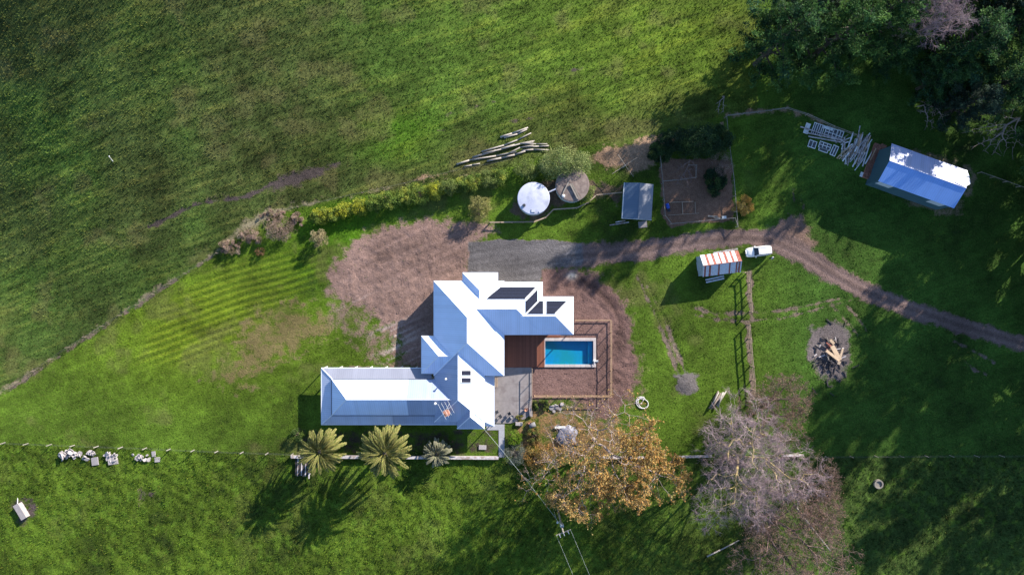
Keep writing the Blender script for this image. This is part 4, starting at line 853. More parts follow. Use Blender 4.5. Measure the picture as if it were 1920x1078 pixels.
# ------------------------------------------------------------------ car and person
def make_car():
    ca = P(1423, 471.3, .9); t = thing('parked_car', 'white station wagon parked beside the rusty tin shed', 'car', (ca.x, ca.y, zat(ca.x, ca.y) + .0), R(187))
    st = [(-2.36, .62, .45, .80), (-2.28, .80, .30, .98), (-1.6, .90, .24, 1.02), (-.4, .92, .22, .99), (.7, .92, .22, .97), (1.1, .91, .22, .95), (1.8, .86, .26, .86), (2.2, .74, .34, .74), (2.38, .50, .42, .62)]
    vs = []; fs = []; prof = lambda w_, a, b: [(-w_ * .92, a), (-w_, a + .18 * (b - a)), (-w_, a + .7 * (b - a)), (-w_ * .9, b - .02), (-w_ * .4, b + .03), (w_ * .4, b + .03), (w_ * .9, b - .02), (w_, a + .7 * (b - a)), (w_, a + .18 * (b - a)), (w_ * .92, a)]
    for x, w_, a, b in st: vs += [(x, y, z) for y, z in prof(w_, a, b)]
    n = 10
    for i in range(len(st) - 1):
        for k in range(n): fs.append((i * n + k, i * n + (k + 1) % n, (i + 1) * n + (k + 1) % n, (i + 1) * n + k))
    fs += [tuple(range(n)), tuple(range((len(st) - 1) * n, len(st) * n))[::-1]]
    MB().faces(vs, fs).local('body', M['carpaint'], t, True)
    # greenhouse: glass band with roof skin, pillars
    def ring(x, w_, z): return [(x, -w_, z), (x, w_, z)]
    lo = [(-2.24, .74, .97), (.98, .80, .96)]; hi = [(-2.0, .60, 1.46), (.22, .62, 1.47)]
    A = ring(*lo[0]); B = ring(*lo[1]); C_ = ring(*hi[0]); D = ring(*hi[1])
    MB().poly([B[0], B[1], D[1], D[0]]).local('windscreen', M['glass'], t)
    MB().poly([A[1], A[0], C_[0], C_[1]]).local('rear_window', M['glass'], t)
    for s in (0, 1): MB().poly([A[s], B[s], D[s], C_[s]][::1 if s == 0 else -1]).local('side_window', M['glass'], t)
    rv = []; rf = []; m_ = 9
    for i, x in enumerate(np.linspace(-2.12, .30, 7)):
        for k in range(m_):
            y = -.66 + 1.32 * k / (m_ - 1); edge = (abs(y) / .66) ** 3
            ex_ = max(0, (x - .0) / .3) if x > 0 else max(0, (-1.9 - x) / .22)
            rv.append((x, y, 1.535 - .07 * edge - .04 * ex_))
    for i in range(6):
        for k in range(m_ - 1): rf.append((i * m_ + k, (i + 1) * m_ + k, (i + 1) * m_ + k + 1, i * m_ + k + 1))
    MB().faces(rv, rf).local('roof', M['carpaint'], t, True)
    for s in (-1, 1):
        MB().tube((.97, s * .80, .96), (.24, s * .63, 1.48), .045, .04, 6).tube((-2.24, s * .74, .97), (-2.02, s * .61, 1.47), .06, .06, 6).tube((-.55, s * .79, .97), (-.6, s * .63, 1.48), .035, .035, 6).local('pillar', M['carpaint'], t)
        MB().tube((-1.6, s * .58, 1.56), (.1, s * .58, 1.56), .025, .025, 6).local('roof_rail', M['metal'], t)
        MB().box((.72, s * 1.0, 1.0), (.16, .22, .15), bev=.03).local('mirror', M['carpaint'], t)
        MB().box((2.12, s * .56, .68), (.3, .3, .12), s * -.35, bev=.03).local('headlight', M['lamp'], t)
        MB().box((-2.28, s * .68, .86), (.14, .2, .26), bev=.03).local('taillight', M['redlamp'], t)
        for x in (-1.42, 1.42):
            w0 = MB().tube((x, s * .70, .33), (x, s * .93, .33), .33, .33, 20).local('wheel', M['tyre'], t)
            MB().tube((x, s * .92, .33), (x, s * .94, .33), .2, .19, 14).local('rim', M['rim'], w0)
    MB().box((2.33, 0, .5), (.14, 1.1, .2), bev=.04).local('bumper', M['dark'], t); MB().box((-2.34, 0, .52), (.1, 1.3, .2), bev=.04).local('bumper', M['dark'], t)
make_car()

def person():
    g_ = G(1443, 484); t = thing('person', 'person in dark clothes with a pale top standing behind the white car', 'person', (g_.x, g_.y, zat(g_.x, g_.y)), R(150))
    me = bpy.data.meshes.new('body')
    vs = [(0, 0, .93), (0, .02, 1.15), (0, .03, 1.38), (0, .03, 1.47), (0, .05, 1.56), (0, .06, 1.70),
          (.19, .03, 1.40), (.25, .10, 1.14), (.20, .30, 1.02), (.19, .38, 1.01), (-.19, .03, 1.40), (-.26, .08, 1.14), (-.20, .28, 1.0), (-.19, .36, 1.0),
          (.10, 0, .90), (.11, .05, .50), (.12, -.02, .08), (.13, .16, .04), (-.10, 0, .90), (-.12, .0, .50), (-.13, -.1, .08), (-.14, .08, .04)]
    es = [(0, 1), (1, 2), (2, 3), (3, 4), (4, 5), (2, 6), (6, 7), (7, 8), (8, 9), (2, 10), (10, 11), (11, 12), (12, 13), (0, 14), (14, 15), (15, 16), (16, 17), (0, 18), (18, 19), (19, 20), (20, 21)]
    me.from_pydata(vs, es, []); rad = [.15, .15, .17, .065, .10, .09, .075, .055, .04, .045, .075, .055, .04, .045, .10, .075, .05, .045, .10, .075, .05, .045]
    o = link('body', me, t); me.materials.append(M['cloth']); o.modifiers.new('skin', 'SKIN'); s_ = o.modifiers.new('sub', 'SUBSURF'); s_.levels = 1; s_.render_levels = 2
    for i, r in enumerate(rad): me.skin_vertices[0].data[i].radius = (r, r * (.75 if i < 3 else 1))
    me.skin_vertices[0].data[0].use_root = True
    MB().lathe([(.17, 0), (.2, .2), (.215, .42), (.16, .5), (.075, .53)], 14, (0, .025, .98)).local('shirt', M['shirt'], t, True)
    MB().lathe([(.02, -.12), (.085, -.08), (.1, .0), (.085, .08), (.03, .12)], 12, (0, .065, 1.64)).local('head', M['skin'], t, True)
    MB().lathe([(.10, -.04), (.112, .03), (.09, .11), (.03, .14)], 12, (0, .045, 1.65)).local('hair', M['hair'], t, True)
    for hx, hy in ((.19, .40), (-.19, .38)):
        mb = MB().box((hx, hy + .03, 1.0), (.08, .09, .03), bev=.01)
        for k in range(4): mb.tube((hx - .03 + .02 * k, hy + .07, 1.0), (hx - .03 + .02 * k, hy + .13 - .01 * abs(k - 1), .985), .009, .007, 5)
        mb.tube((hx + (.04 if hx < 0 else -.04), hy + .02, 1.0), (hx + (.07 if hx < 0 else -.07), hy + .07, .99), .01, .008, 5).local('hand', M['skin'], t)
person()

# ------------------------------------------------------------------ salvage beside the machinery shed
def frame_obj(label, px, py, w_, h_, rz, nx_, ny_, z=.12, group=None, mat='frame'):
    g_ = G(px, py); t = thing('window_frame', label, 'window frame', (g_.x, g_.y, g_.z + z), rz)
    mb = MB()
    for s in (-1, 1): mb.box((s * (w_ / 2 - .06), 0, 0), (.12, h_, .1)).box((0, s * (h_ / 2 - .06), 0), (w_ - .24, .12, .1))
    mb.local('sash', M[mat], t)
    for i in range(1, nx_): MB().box((-w_ / 2 + w_ * i / nx_, 0, 0), (.11, h_ - .24, .08)).local('mullion', M[mat], t)
    for i in range(nx_):
        MB().box((-w_ / 2 + w_ * (i + .5) / nx_, 0, -.03), (w_ / nx_ - .12, h_ - .24, .02)).local('pane', M['glass'], t)
    if ny_ > 1: MB().box((0, 0, .0), (w_ - .24, .1, .085)).local('transom', M[mat], t)
a0 = R(-19)
frame_obj('white window frame with five upright panes in the salvage heap', 1533, 243.5, 2.1, 2.2, a0, 5, 1); frame_obj('large white window frame with small panes, upper row of salvage', 1557, 250, 2.3, 2.0, a0, 3, 2)
frame_obj('white window frame at the upper right end of the salvage row', 1573, 256, 1.2, 2.2, a0, 2, 2); frame_obj('small white window frame with two panes, lower left of salvage', 1522.5, 271, 1.5, 1.4, a0, 2, 1)
frame_obj('white window frame with three panes, lower row of salvage', 1546, 274, 2.3, 1.2, a0, 3, 2); frame_obj('narrow white window frame at the foot of the lower row', 1543, 282, 1.8, .7, a0, 1, 1)
frame_obj('tall white frame right end of the lower salvage row', 1563.5, 283, 1.1, 2.0, a0 - .1, 2, 1)
for i, (x, y, w_, h_, lb) in enumerate(((1512.5, 241.5, .9, 2.0, 'white door lying at the left end of the salvage'), (1552, 241, 1.9, .5, 'white board behind the large window frame'), (1619, 329, 1.4, .9, 'white sheet at the lower end of the brick stacks'))):
    g_ = G(x, y); o = MB().box((0, 0, 0), (w_, h_, .08), bev=.01).local(['door', 'board', 'sheet'][i], M['frame']); o.location = (g_.x, g_.y, .12); o.rotation_euler = (0, 0, a0); tag(o, lb, ['door', 'board', 'sheet'][i])
for i, (a, b) in enumerate((((1499, 239), (1592, 269)), ((1514, 257), (1575, 268)), ((1510, 250), (1580, 265)))):
    o = MB().bar(G(*a, .35), G(*b, .4), .22, .1).build('plank', M['paintedwood']); tag(o, ['longest grey plank across the window frames', 'lower grey plank across the window frames', 'middle grey plank across the window frames'][i], 'plank')
rr = random.Random(5)
for i in range(80):
    u = rr.random(); cx_ = 1577 + 50 * u + rr.gauss(0, 3); cy_ = 268 + 12 * u + rr.gauss(0, 10) + (12 if u < .4 else 0)
    an = R(rr.gauss(68, 7)) if u > .35 else R(rr.uniform(20, 110)); l = rr.uniform(1.8, 4.6) if u > .3 else rr.uniform(1.2, 3.2); zz = .12 + .55 * rr.random()
    g_ = G(cx_, cy_); d = Vector((math.cos(an), math.sin(an), rr.gauss(0, .06))) * l / 2
    o = MB().bar(-d, d, rr.choice((.12, .16, .22)), .07).local('plank', M[rr.choice(('paintedwood', 'paintedwood', 'sawn', 'frame', 'frame', 'oldwood'))]); o.location = g_ + Vector((0, 0, zz))
    tag(o, 'salvaged plank in the loose heap between the window frames and bricks', 'plank', 'planks in the salvage heap')
bm_ = MB().box((0, 0, 0), (.24, .12, .09), bev=.008).mesh('brick', M['usedbrick'])
for (px, py, nx_, ny_, nz, lb) in ((1633, 303, 5, 26, 4, 'long stack of old red bricks left of the machinery shed'), (1652, 281, 4, 7, 4, 'short stack of old red bricks near the shed corner')):
    g_ = G(px, py); t = thing('brick_stack', lb, 'brick stack', g_, R(70)); k = 0
    MB().box((0, 0, nz * .05 - .03), (ny_ * .26, nx_ * .26 - .05, nz * .1 - .05)).local('stack_core', M['usedbrick'], t)
    for i in range(ny_):
        for j in range(nx_ * 2):
            link('brick', bm_, t, ((i - ny_ / 2 + .5) * .26 + rr.gauss(0, .01), (j - nx_ + .5) * .13, nz * .1 + rr.choice((0, 0, 0, .1)) - .01), (0, 0, rr.gauss(0, .08)))
for i in range(12):
    g_ = G(1650 + rr.gauss(0, 5), 311 + rr.gauss(0, 6)); an = R(rr.gauss(10, 15)); d = Vector((math.cos(an), math.sin(an), 0)) * rr.uniform(.6, 1.3)
    o = MB().bar(-d, d, .13, .08).local('plank', M['oldwood']); o.location = g_ + Vector((0, 0, .1 + .35 * rr.random())); tag(o, 'grey plank in the small stack against the shed end wall', 'plank', 'grey planks by the shed wall')
g_ = G(1633, 333); pl = thing('pallet', 'small slatted timber pallet at the shed corner', 'pallet', g_, a0)
for i in range(6): MB().box((-.6 + .24 * i, 0, .14), (.16, 1.2, .03)).local('slat', M['oldwood'], pl)
for y in (-.5, 0, .5): MB().box((0, y, .07), (1.36, .1, .1)).local('runner', M['oldwood'], pl)

# ------------------------------------------------------------------ logs, rubble, bonfire, small things
def log(name, label, pts, r0, r1, cat='log', group=None, mat='log', z=None):
    q = [G(x, y) for x, y in pts]; mb = MB(); k = len(q) - 1; q = [p + Vector((0, 0, (z or 0) + r0 * .8)) for p in q]
    rs_ = [r0 + (r1 - r0) * i / k for i in range(k + 1)]
    for i in range(k): mb.tube(q[i], q[i + 1], rs_[i] * rr.uniform(.95, 1.05), rs_[i + 1], 8)
    o = mb.build(name, M[mat], None, True); tag(o, label, cat, group); return o
LG = 'felled logs heaped above the hedge'
for pts, r0, r1, z, lb in (
    ([(938, 258), (960, 251), (990, 240)], .30, .22, 0, 'uppermost short log apart from the felled heap'), ([(945, 259), (970, 252), (988, 243)], .22, .2, 0, 'second short log hugging the uppermost one'),
    ([(903, 285), (945, 273), (970, 263), (996, 250)], .24, .17, 0, 'long thin curved log second from the top of the heap'),
    ([(886, 296), (930, 283), (965, 272), (1002, 265)], .27, .2, .1, 'long straight log in the middle of the heap'), ([(905, 289), (940, 281), (975, 271), (1000, 268)], .2, .16, .3, 'slim log lying on top of the middle logs'),
    ([(856, 309), (880, 301), (930, 293), (968, 285)], .27, .2, 0, 'longest log reaching furthest left in the heap'), ([(870, 313), (885, 310), (900, 307)], .2, .17, 0, 'short log below the left tip of the heap'),
    ([(913, 303), (940, 297), (965, 291), (985, 284)], .30, .26, .05, 'thick log along the lower edge of the heap'), ([(978, 283), (1000, 281), (1030, 282)], .28, .22, .0, 'lower right log of the heap'),
    ([(985, 276), (1010, 275), (1029, 274)], .24, .22, 0, 'upper right log of the heap'), ([(983, 271), (1005, 271), (1026, 271)], .2, .18, .2, 'right-hand slim log topmost on the right end'), ([(950, 291), (975, 278), (1000, 274)], .2, .15, .45, 'crooked log lying across the heap')):
    log('log', lb, pts, r0 * .66, r1 * .6, 'log', LG, z=z * .8)
for i in range(9):
    a = R(62 + rr.gauss(0, 9)); c = G(1343 + rr.gauss(0, 8), 746 + rr.gauss(0, 5)); d = Vector((math.cos(a), math.sin(a), 0)) * rr.uniform(.9, 1.9)
    o = MB().tube(-d, d, rr.uniform(.13, .2), .12, 8).local('log', M['bark' if i % 2 else 'log'], None, True); o.location = c + Vector((0, 0, .2 + .4 * rr.random())); tag(o, 'short split log in the woodpile above the bare grey tree', 'log', 'woodpile logs')
slab_groups = (('leftmost', [(122, 852, 13), (138, 850, 10)], 30, .75), ('second', [(163, 856, 12), (172, 848, 5)], 18, .5), ('third', [(207, 855, 12)], 16, .55), ('rightmost', [(262, 858, 14)], 15, .5))
for nm, cs, n, hh in slab_groups:
    for i in range(n):
        cx_, cy_, sp = rr.choice(cs); x = cx_ + rr.gauss(0, sp * .5); y = cy_ + rr.gauss(0, sp * .32); g_ = G(x, y)
        k = rr.randint(5, 7); sz = rr.uniform(.28, .62); pts = [(sz * rr.uniform(.75, 1.1) * math.cos(2 * math.pi * j / k), sz * rr.uniform(.55, .9) * math.sin(2 * math.pi * j / k)) for j in range(k)]
        o = MB().prism(pts, -.06, .07).local('concrete_slab', M['slab']); o.location = g_ + Vector((0, 0, .1 + hh * rr.random() * max(0, 1 - abs(x - cx_) / (sp + .1)))); o.rotation_euler = (rr.gauss(0, .5), rr.gauss(0, .5), rr.uniform(0, 6))
        tag(o, f'broken pale concrete slab in the {nm} rubble heap by the wire fence', 'slab', f'slabs of the {nm} rubble heap')
for (x, y, a, b, r_, lb) in ((179, 864, 1.3, 1.5, .15, 'square pale slab at the right foot of the second rubble heap'), (213, 865, 1.7, 1.0, .1, 'square pale slab at the foot of the third rubble heap'), (289, 850.5, .7, 1.0, .1, 'small upright pale slab right of the rubble heaps'), (296, 861, 1.0, .9, .05, 'square pale slab furthest right of the rubble heaps')):
    g_ = G(x, y); o = MB().box((0, 0, 0), (a, b, .12), bev=.02).local('concrete_slab', M['slab']); o.location = g_ + Vector((0, 0, .15)); o.rotation_euler = (rr.gauss(0, .05), rr.gauss(0, .05), r_); tag(o, lb, 'slab')
g_ = G(44, 956); tr = thing('water_trough', 'pale concrete water trough in the lower left paddock', 'trough', g_, R(-59))
for s in (-1, 1): MB().box((0, s * .46, .35), (3.0, .12, .8)).local('side', M['slab'], tr); MB().box((s * 1.44, 0, .35), (.12, .8, .78)).local('end', M['slab'], tr)
MB().box((0, 0, .80), (3.1, 1.1, .09), bev=.02).local('lid', M['slab'], tr); MB().tube((-1.5, .1, .5), (-2.5, .35, .1), .06, .06).local('inlet_pipe', M['white'], tr)
g_ = G(212, 303); o = MB().tube((0, 0, 0), (.15, .6, 1.2), .07, .05, 7).tube((.15, .6, 1.2), (.2, .75, 1.25), .1, .08, 7).local('marker_stake', M['white'], None); o.location = g_; tag(o, 'lone white leaning stake standing in the upper left paddock', 'stake')
# bonfire heap
g_ = G(1557, 668)
for i in range(95):
    rx_, ry_ = rr.gauss(0, 1.5), rr.gauss(-.4, 2.2); a = rr.uniform(0, 3.14); l = rr.uniform(.5, 1.6); d = Vector((math.cos(a), math.sin(a), rr.gauss(0, .12))) * l / 2
    m_ = 'char' if ry_ < -.3 or rr.random() < .5 else rr.choice(('oldwood', 'rust', 'paintedwood')); o = MB().bar(-d, d, rr.uniform(.08, .22), rr.uniform(.06, .14)).local('burnt_timber', M[m_])
    o.location = g_ + Vector((rx_, ry_, .1 + .7 * math.exp(-(rx_ ** 2 + ry_ ** 2) / 3) * rr.random())); tag(o, 'charred or broken timber in the bonfire heap', 'timber', 'bonfire timbers')
for (a, b, wd_, lb) in (((1576, 652), (1570, 674), .35, 'long pale sawn beam sticking out of the bonfire heap'), ((1556, 648), (1571, 674), .8, 'broad pale board in the middle of the bonfire heap'), ((1545, 656), (1570, 675), .5, 'second pale board meeting the first on the bonfire heap'), ((1570, 676), (1568, 682), .5, 'short pale block at the tip of the bonfire boards'), ((1552, 636), (1560, 644), .5, 'short pale plank at the upper end of the bonfire')):
    o = MB().bar(G(*a, .75), G(*b, .65), wd_, .12).build('board', M['sawn']); tag(o, lb, 'board')
# hose coil, barrel, bits in the plot
g_ = G(1200, 753); pts = []
for i in range(70):
    t_ = i / 69; a = t_ * 2 * math.pi * 3.1; r_ = .5 + .55 * abs(math.sin(t_ * 5)) ; pts.append((r_ * math.cos(a) + .25 * math.sin(a * .37) + .3, r_ * .9 * math.sin(a) + .4 * math.cos(a * .5), .08 + .05 * (i % 9) / 9))
o = MB().path(pts, .07, 6).local('hose', M['hose'], None, True); o.location = g_; tag(o, 'white coiled hose lying right of the pool yard', 'hose')
g_ = G(1251, 387); ba = thing('barrel', 'blue plastic barrel lying in the vegetable plot', 'barrel', g_, R(-72))
MB().tube((-.5, 0, .32), (.3, 0, .32), .30, .32, 16).tube((.3, 0, .32), (.5, 0, .32), .32, .26, 16).local('drum', M['bluebarrel'], ba, True); MB().box((.85, 0, .2), (.5, .45, .3)).local('stand', M['dark'], ba)
g_ = G(1357, 408); o = MB().box((0, 0, .15), (.8, .5, .3), .1, bev=.03).local('crate', M['white']); o.location = g_; tag(o, 'small white box at the lower edge of the vegetable plot', 'box')
for i, (x, y, l) in enumerate(((1336, 406, 1.8), (1344, 409, 1.2))):
    g_ = G(x, y); o = MB().box((0, 0, .12), (l, .3, .2), -.1).local('sleeper', M['oldwood']); o.location = g_; tag(o, ['dark sleeper at the lower edge of the vegetable plot, left one', 'dark sleeper at the lower edge of the plot nearest the white box'][i], 'sleeper')
for i, (a, b) in enumerate((((1254, 380), (1300, 378)), ((1252, 404), (1310, 400)), ((1279, 380), (1280, 402)), ((1303, 379), (1304, 400)))):
    o = MB().bar(G(*a, .06), G(*b, .06), .12, .18).build('bed_edging', M['fencewood']); tag(o, ['upper edging board of the vegetable beds', 'lower edging board of the vegetable beds', 'left cross board of the vegetable beds', 'right cross board of the vegetable beds'][i], 'board')
for i, (a, b) in enumerate((((1143, 422.5), (1179, 417)), ((1154, 417), (1172, 414)))):
    o = MB().bar(G(*a, .12), G(*b, .12), .2, .1).build('plank', M['paintedwood']); tag(o, ['longer pale plank on the grass left of the garden shed', 'shorter pale plank on the grass left of the garden shed'][i], 'plank')
ld = G(568, 872); ps_ = thing('timber_stack', 'stack of dark and pale boards under the left palm', 'timber stack', ld, R(88))
for i in range(8): MB().box((rr.uniform(-.2, .2), -1.35 + .36 * i, .3 + .12 * rr.random()), (4.3 - .1 * i, .2, .1)).local('board', M['char' if i % 2 else 'paintedwood'], ps_)
for x in (-1.5, 1.3): MB().box((x, -.1, .12), (.15, 2.9, .2)).local('bearer', M['oldwood'], ps_)
# things on and beside the patio
def pot(px, py, r_, h_, mat, label, plant=None):
    g_ = G(px, py, .0); g_.z = .12; t = thing('plant_pot', label, 'plant pot', g_)
    MB().lathe([(r_ * .7, 0), (r_, h_), (r_ * .85, h_), (r_ * .8, h_ - .08)], 14).local('pot', M[mat], t, True); return t
pot(986, 767, .32, .5, 'terracotta', 'terracotta pot at the lower right edge of the patio'); pot(960, 780, .36, .45, 'greypot', 'dark grey pot near the patio end'); pot(993, 792, .25, .4, 'terracotta', 'small terracotta pot beside the grey barrel')
def chair(px, py, rz, label, mat='dark'):
    g_ = G(px, py); t = thing('patio_chair', label, 'chair', (g_.x, g_.y, .12), rz)
    MB().box((0, 0, .44), (.52, .52, .05), bev=.01).local('seat', M[mat], t); MB().box((-.27, 0, .72), (.05, .52, .5)).local('backrest', M[mat], t)
    for x in (-.22, .22):
        for y in (-.22, .22): MB().box((x, y, .21), (.04, .04, .42)).local('leg', M['black'], t)
chair(932, 771, .4, 'dark chair against the verandah at the end of the patio'); chair(938, 779, 2.2, 'dark chair turned outwards next to the verandah'); chair(955, 774, 3.6, 'dark chair standing alone near the grey pot')
g_ = G(931, 716); bn = thing('bench', 'slatted timber bench against the house on the patio', 'bench', (g_.x, g_.y, .12), R(90))
for k in range(3): MB().box((0, -.18 + .18 * k, .44), (1.7, .14, .04)).local('slat', M['fencewood'], bn)
for x in (-.7, .7):
    for y in (-.2, .2): MB().box((x, y, .21), (.07, .07, .42)).local('leg', M['fencewood'], bn)
g_ = G(998, 796); o = MB().tube((-.55, -.2, .45), (.55, .25, .45), .45, .45, 16).local('barrel', M['greypot'], None, True); o.location = g_; tag(o, 'grey barrel on its side below the patio', 'barrel')
g_ = G(973, 794); o = MB().box((0, 0, .2), (1.3, .6, .4), -.05, bev=.03).local('stone_block', M['slab']); o.location = g_; tag(o, 'pale stone block among the plants below the patio', 'block')
g_ = G(995, 772); o = MB().box((0, 0, .25), (.55, 1.6, .5), .08, bev=.04).local('stone_block', M['slab']); o.location = g_; tag(o, 'tall pale stone block at the right edge of the patio', 'block')
for i in range(9):
    g_ = G(1040 + rr.gauss(0, 7), 763 + rr.gauss(0, 4)); k = 6; sz = rr.uniform(.25, .55); pts = [(sz * rr.uniform(.7, 1.1) * math.cos(6.283 * j / k), sz * rr.uniform(.6, 1) * math.sin(6.283 * j / k)) for j in range(k)]
    o = MB().prism(pts, 0, rr.uniform(.15, .4)).local('stone', M['slab']); o.location = g_; o.rotation_euler = (rr.gauss(0, .1), rr.gauss(0, .1), 0); tag(o, 'pale stone in the little heap below the pool yard fence', 'stone', 'stones below the pool yard')
g_ = G(1063, 815)
tv = []; tf = []; N_ = 14
for j in range(N_):
    for i in range(N_):
        u, v = i / (N_ - 1) - .5, j / (N_ - 1) - .5; tv.append((u * 3.6 + .25 * math.sin(v * 9), v * 3.4 + .2 * math.sin(u * 11), max(.04, .9 * (1 - (abs(u) * 2) ** 2.5) * (1 - (abs(v) * 2) ** 2.5) + .12 * math.sin(9 * u + 5 * v))))
for j in range(N_ - 1):
    for i in range(N_ - 1): tf.append((j * N_ + i, j * N_ + i + 1, (j + 1) * N_ + i + 1, (j + 1) * N_ + i))
o = MB().faces(tv, tf).local('tarpaulin', M['tarp'], None, True); o.location = g_; tag(o, 'crumpled grey tarpaulin over a heap under the orange tree', 'tarpaulin')
g_ = G(1050, 800); o = MB().box((0, 0, .3), (2.0, .4, .12), .05).local('board', M['white']); o.location = g_; tag(o, 'white board lying above the grey tarpaulin', 'board')
g_ = G(905, 838); o = MB().box((0, 0, .15), (1.4, .8, .14), -.03).local('paving_stone', M['slab']); o.location = g_; tag(o, 'single pale paving stone on the grass right of the silver shrub', 'stone')
g_ = G(1645, 906); o = MB().lathe([(.85, 0), (.85, .5), (.6, .5), (.6, .3)], 20).local('tyre_ring', M['oldwood']); o.location = g_; tag(o, 'round grey trough lying alone in the lower right paddock', 'trough')

# ------------------------------------------------------------------ trees, shrubs and palms
def seg_mesh(segs, n):
    """segs: (p0,p1,r0,r1) array Mx8 -> tapered tubes"""
    s = np.asarray(segs, float); p0, p1, r0, r1 = s[:, :3], s[:, 3:6], s[:, 6], s[:, 7]; d = p1 - p0; d /= (np.linalg.norm(d, axis=1, keepdims=True) + 1e-9)
    up = np.where(np.abs(d[:, 2:3]) < .9, [[0, 0, 1.]], [[1., 0, 0]]); u = np.cross(d, up); u /= np.linalg.norm(u, axis=1, keepdims=True); v = np.cross(d, u)
    a = 2 * np.pi * np.arange(n) / n; m = len(s)
    ring = u[:, None, :] * np.cos(a)[None, :, None] + v[:, None, :] * np.sin(a)[None, :, None]
    V = np.concatenate([p0[:, None] + ring * r0[:, None, None], p1[:, None] + ring * r1[:, None, None]], 1).reshape(-1, 3)
    b = (np.arange(m) * 2 * n)[:, None]; i = np.arange(n)[None]; j = (i + 1) % n
    F = np.stack([b + i, b + j, b + n + j, b + n + i], -1).reshape(-1, 4); return V, F
def leaves(c, size, rng, col, up=.25, aspect=.5, outward=None, jit=.25):
    """one diamond-shaped leaf face per centre"""
    n = len(c); d = rng.normal(size=(n, 3)); d[:, 2] *= .6
    if outward is not None: d += outward * 1.3
    d /= np.linalg.norm(d, axis=1, keepdims=True); nz = rng.normal(size=(n, 3)); nz[:, 2] += up * 4
    w_ = np.cross(d, nz); w_ /= (np.linalg.norm(w_, axis=1, keepdims=True) + 1e-9); s = (size * rng.uniform(.6, 1.4, n))[:, None]
    V = np.concatenate([c - d * s * .5, c + w_ * s * aspect * .5, c + d * s * .5, c - w_ * s * aspect * .5]); i = np.arange(n)
    F = np.stack([i, i + n, i + 2 * n, i + 3 * n], -1); cc = np.clip(col * rng.uniform(1 - jit, 1 + jit * 1.4, (n, 1)), .004, .9); return V, F, np.tile(cc, (4, 1))
def merge(parts):
    V = []; F = []; C = []; b = 0
    for v, f, c in parts: V.append(v); F.append(f + b); C.append(c); b += len(v)
    return np.concatenate(V), np.concatenate(F), np.concatenate(C)

def skeleton(pts, base, rng, r_tip=.012, power=.42, up0=.35, maxr=.3):
    """branch out from base to every tip point by repeated splitting"""
    segs = []; tips = []
    def rad(n): return min(maxr, r_tip * n ** power)
    def go(node, P_, depth):
        n = len(P_)
        if n == 1:
            mid_ = (node + P_[0]) / 2 + rng.normal(0, .06, 3) * np.linalg.norm(P_[0] - node); segs.append((*node, *mid_, r_tip * 1.5, r_tip * 1.2, 1)); segs.append((*mid_, *P_[0], r_tip * 1.2, r_tip * .5, 1)); tips.append((P_[0], P_[0] - node)); return
        c = P_.mean(0); dd = c - node; L_ = np.linalg.norm(dd); f = .45 if depth else up0
        if depth > 14: f = .8
        nx_ = node + dd * f + rng.normal(0, .07, 3) * L_
        if depth == 0: nx_ = node + np.array([dd[0] * .15, dd[1] * .15, max(1.2, dd[2] * up0)])
        mid_ = (node + nx_) / 2 + rng.normal(0, .05, 3) * L_ * f
        r0, r1 = rad(n) * 1.08, rad(n); segs.append((*node, *mid_, r0, (r0 + r1) / 2, n)); segs.append((*mid_, *nx_, (r0 + r1) / 2, r1 * .95, n))
        q = P_ - nx_; q = q / (np.linalg.norm(q, axis=1, keepdims=True) + 1e-6); k = 3 if (depth < 2 and n > 40) else 2
        se = [rng.integers(n)]
        for _ in range(k - 1):
            dmin = np.min([np.sum((q - q[s]) ** 2, 1) for s in se], 0); se.append(int(np.argmax(dmin * rng.uniform(.6, 1, n))))
        cen = q[se]
        for _ in range(2):
            lab = np.argmin(((q[:, None] - cen[None]) ** 2).sum(-1), 1); cen = np.array([q[lab == j].mean(0) if (lab == j).any() else cen[j] for j in range(k)])
        lab = np.argmin(((q[:, None] - cen[None]) ** 2).sum(-1), 1)
        if len(np.unique(lab)) < 2: lab = np.arange(n) % 2
        for j in np.unique(lab): go(nx_, P_[lab == j], depth + 1)
    go(np.asarray(base, float), np.asarray(pts, float), 0); return np.array(segs), tips
def ell_pts(n, rng, rx_, ry_, rz_, c, shell=.5, lump=.25):
    d = rng.normal(size=(n, 3)); d /= np.linalg.norm(d, axis=1, keepdims=True); d[:, 2] = np.abs(d[:, 2]) * np.where(rng.random(n) < .75, 1, -1)
    r = rng.uniform(shell ** 3, 1, n) ** (1 / 3); lobes = 1 + lump * np.sin(3 * np.arctan2(d[:, 1], d[:, 0]) + rng.uniform(0, 6)) * .5 + lump * np.sin(5 * np.arctan2(d[:, 1], d[:, 0]) + 4 * d[:, 2] + rng.uniform(0, 6)) * .5
    return d * (r * lobes)[:, None] * np.array([rx_, ry_, rz_]) + np.array(c)
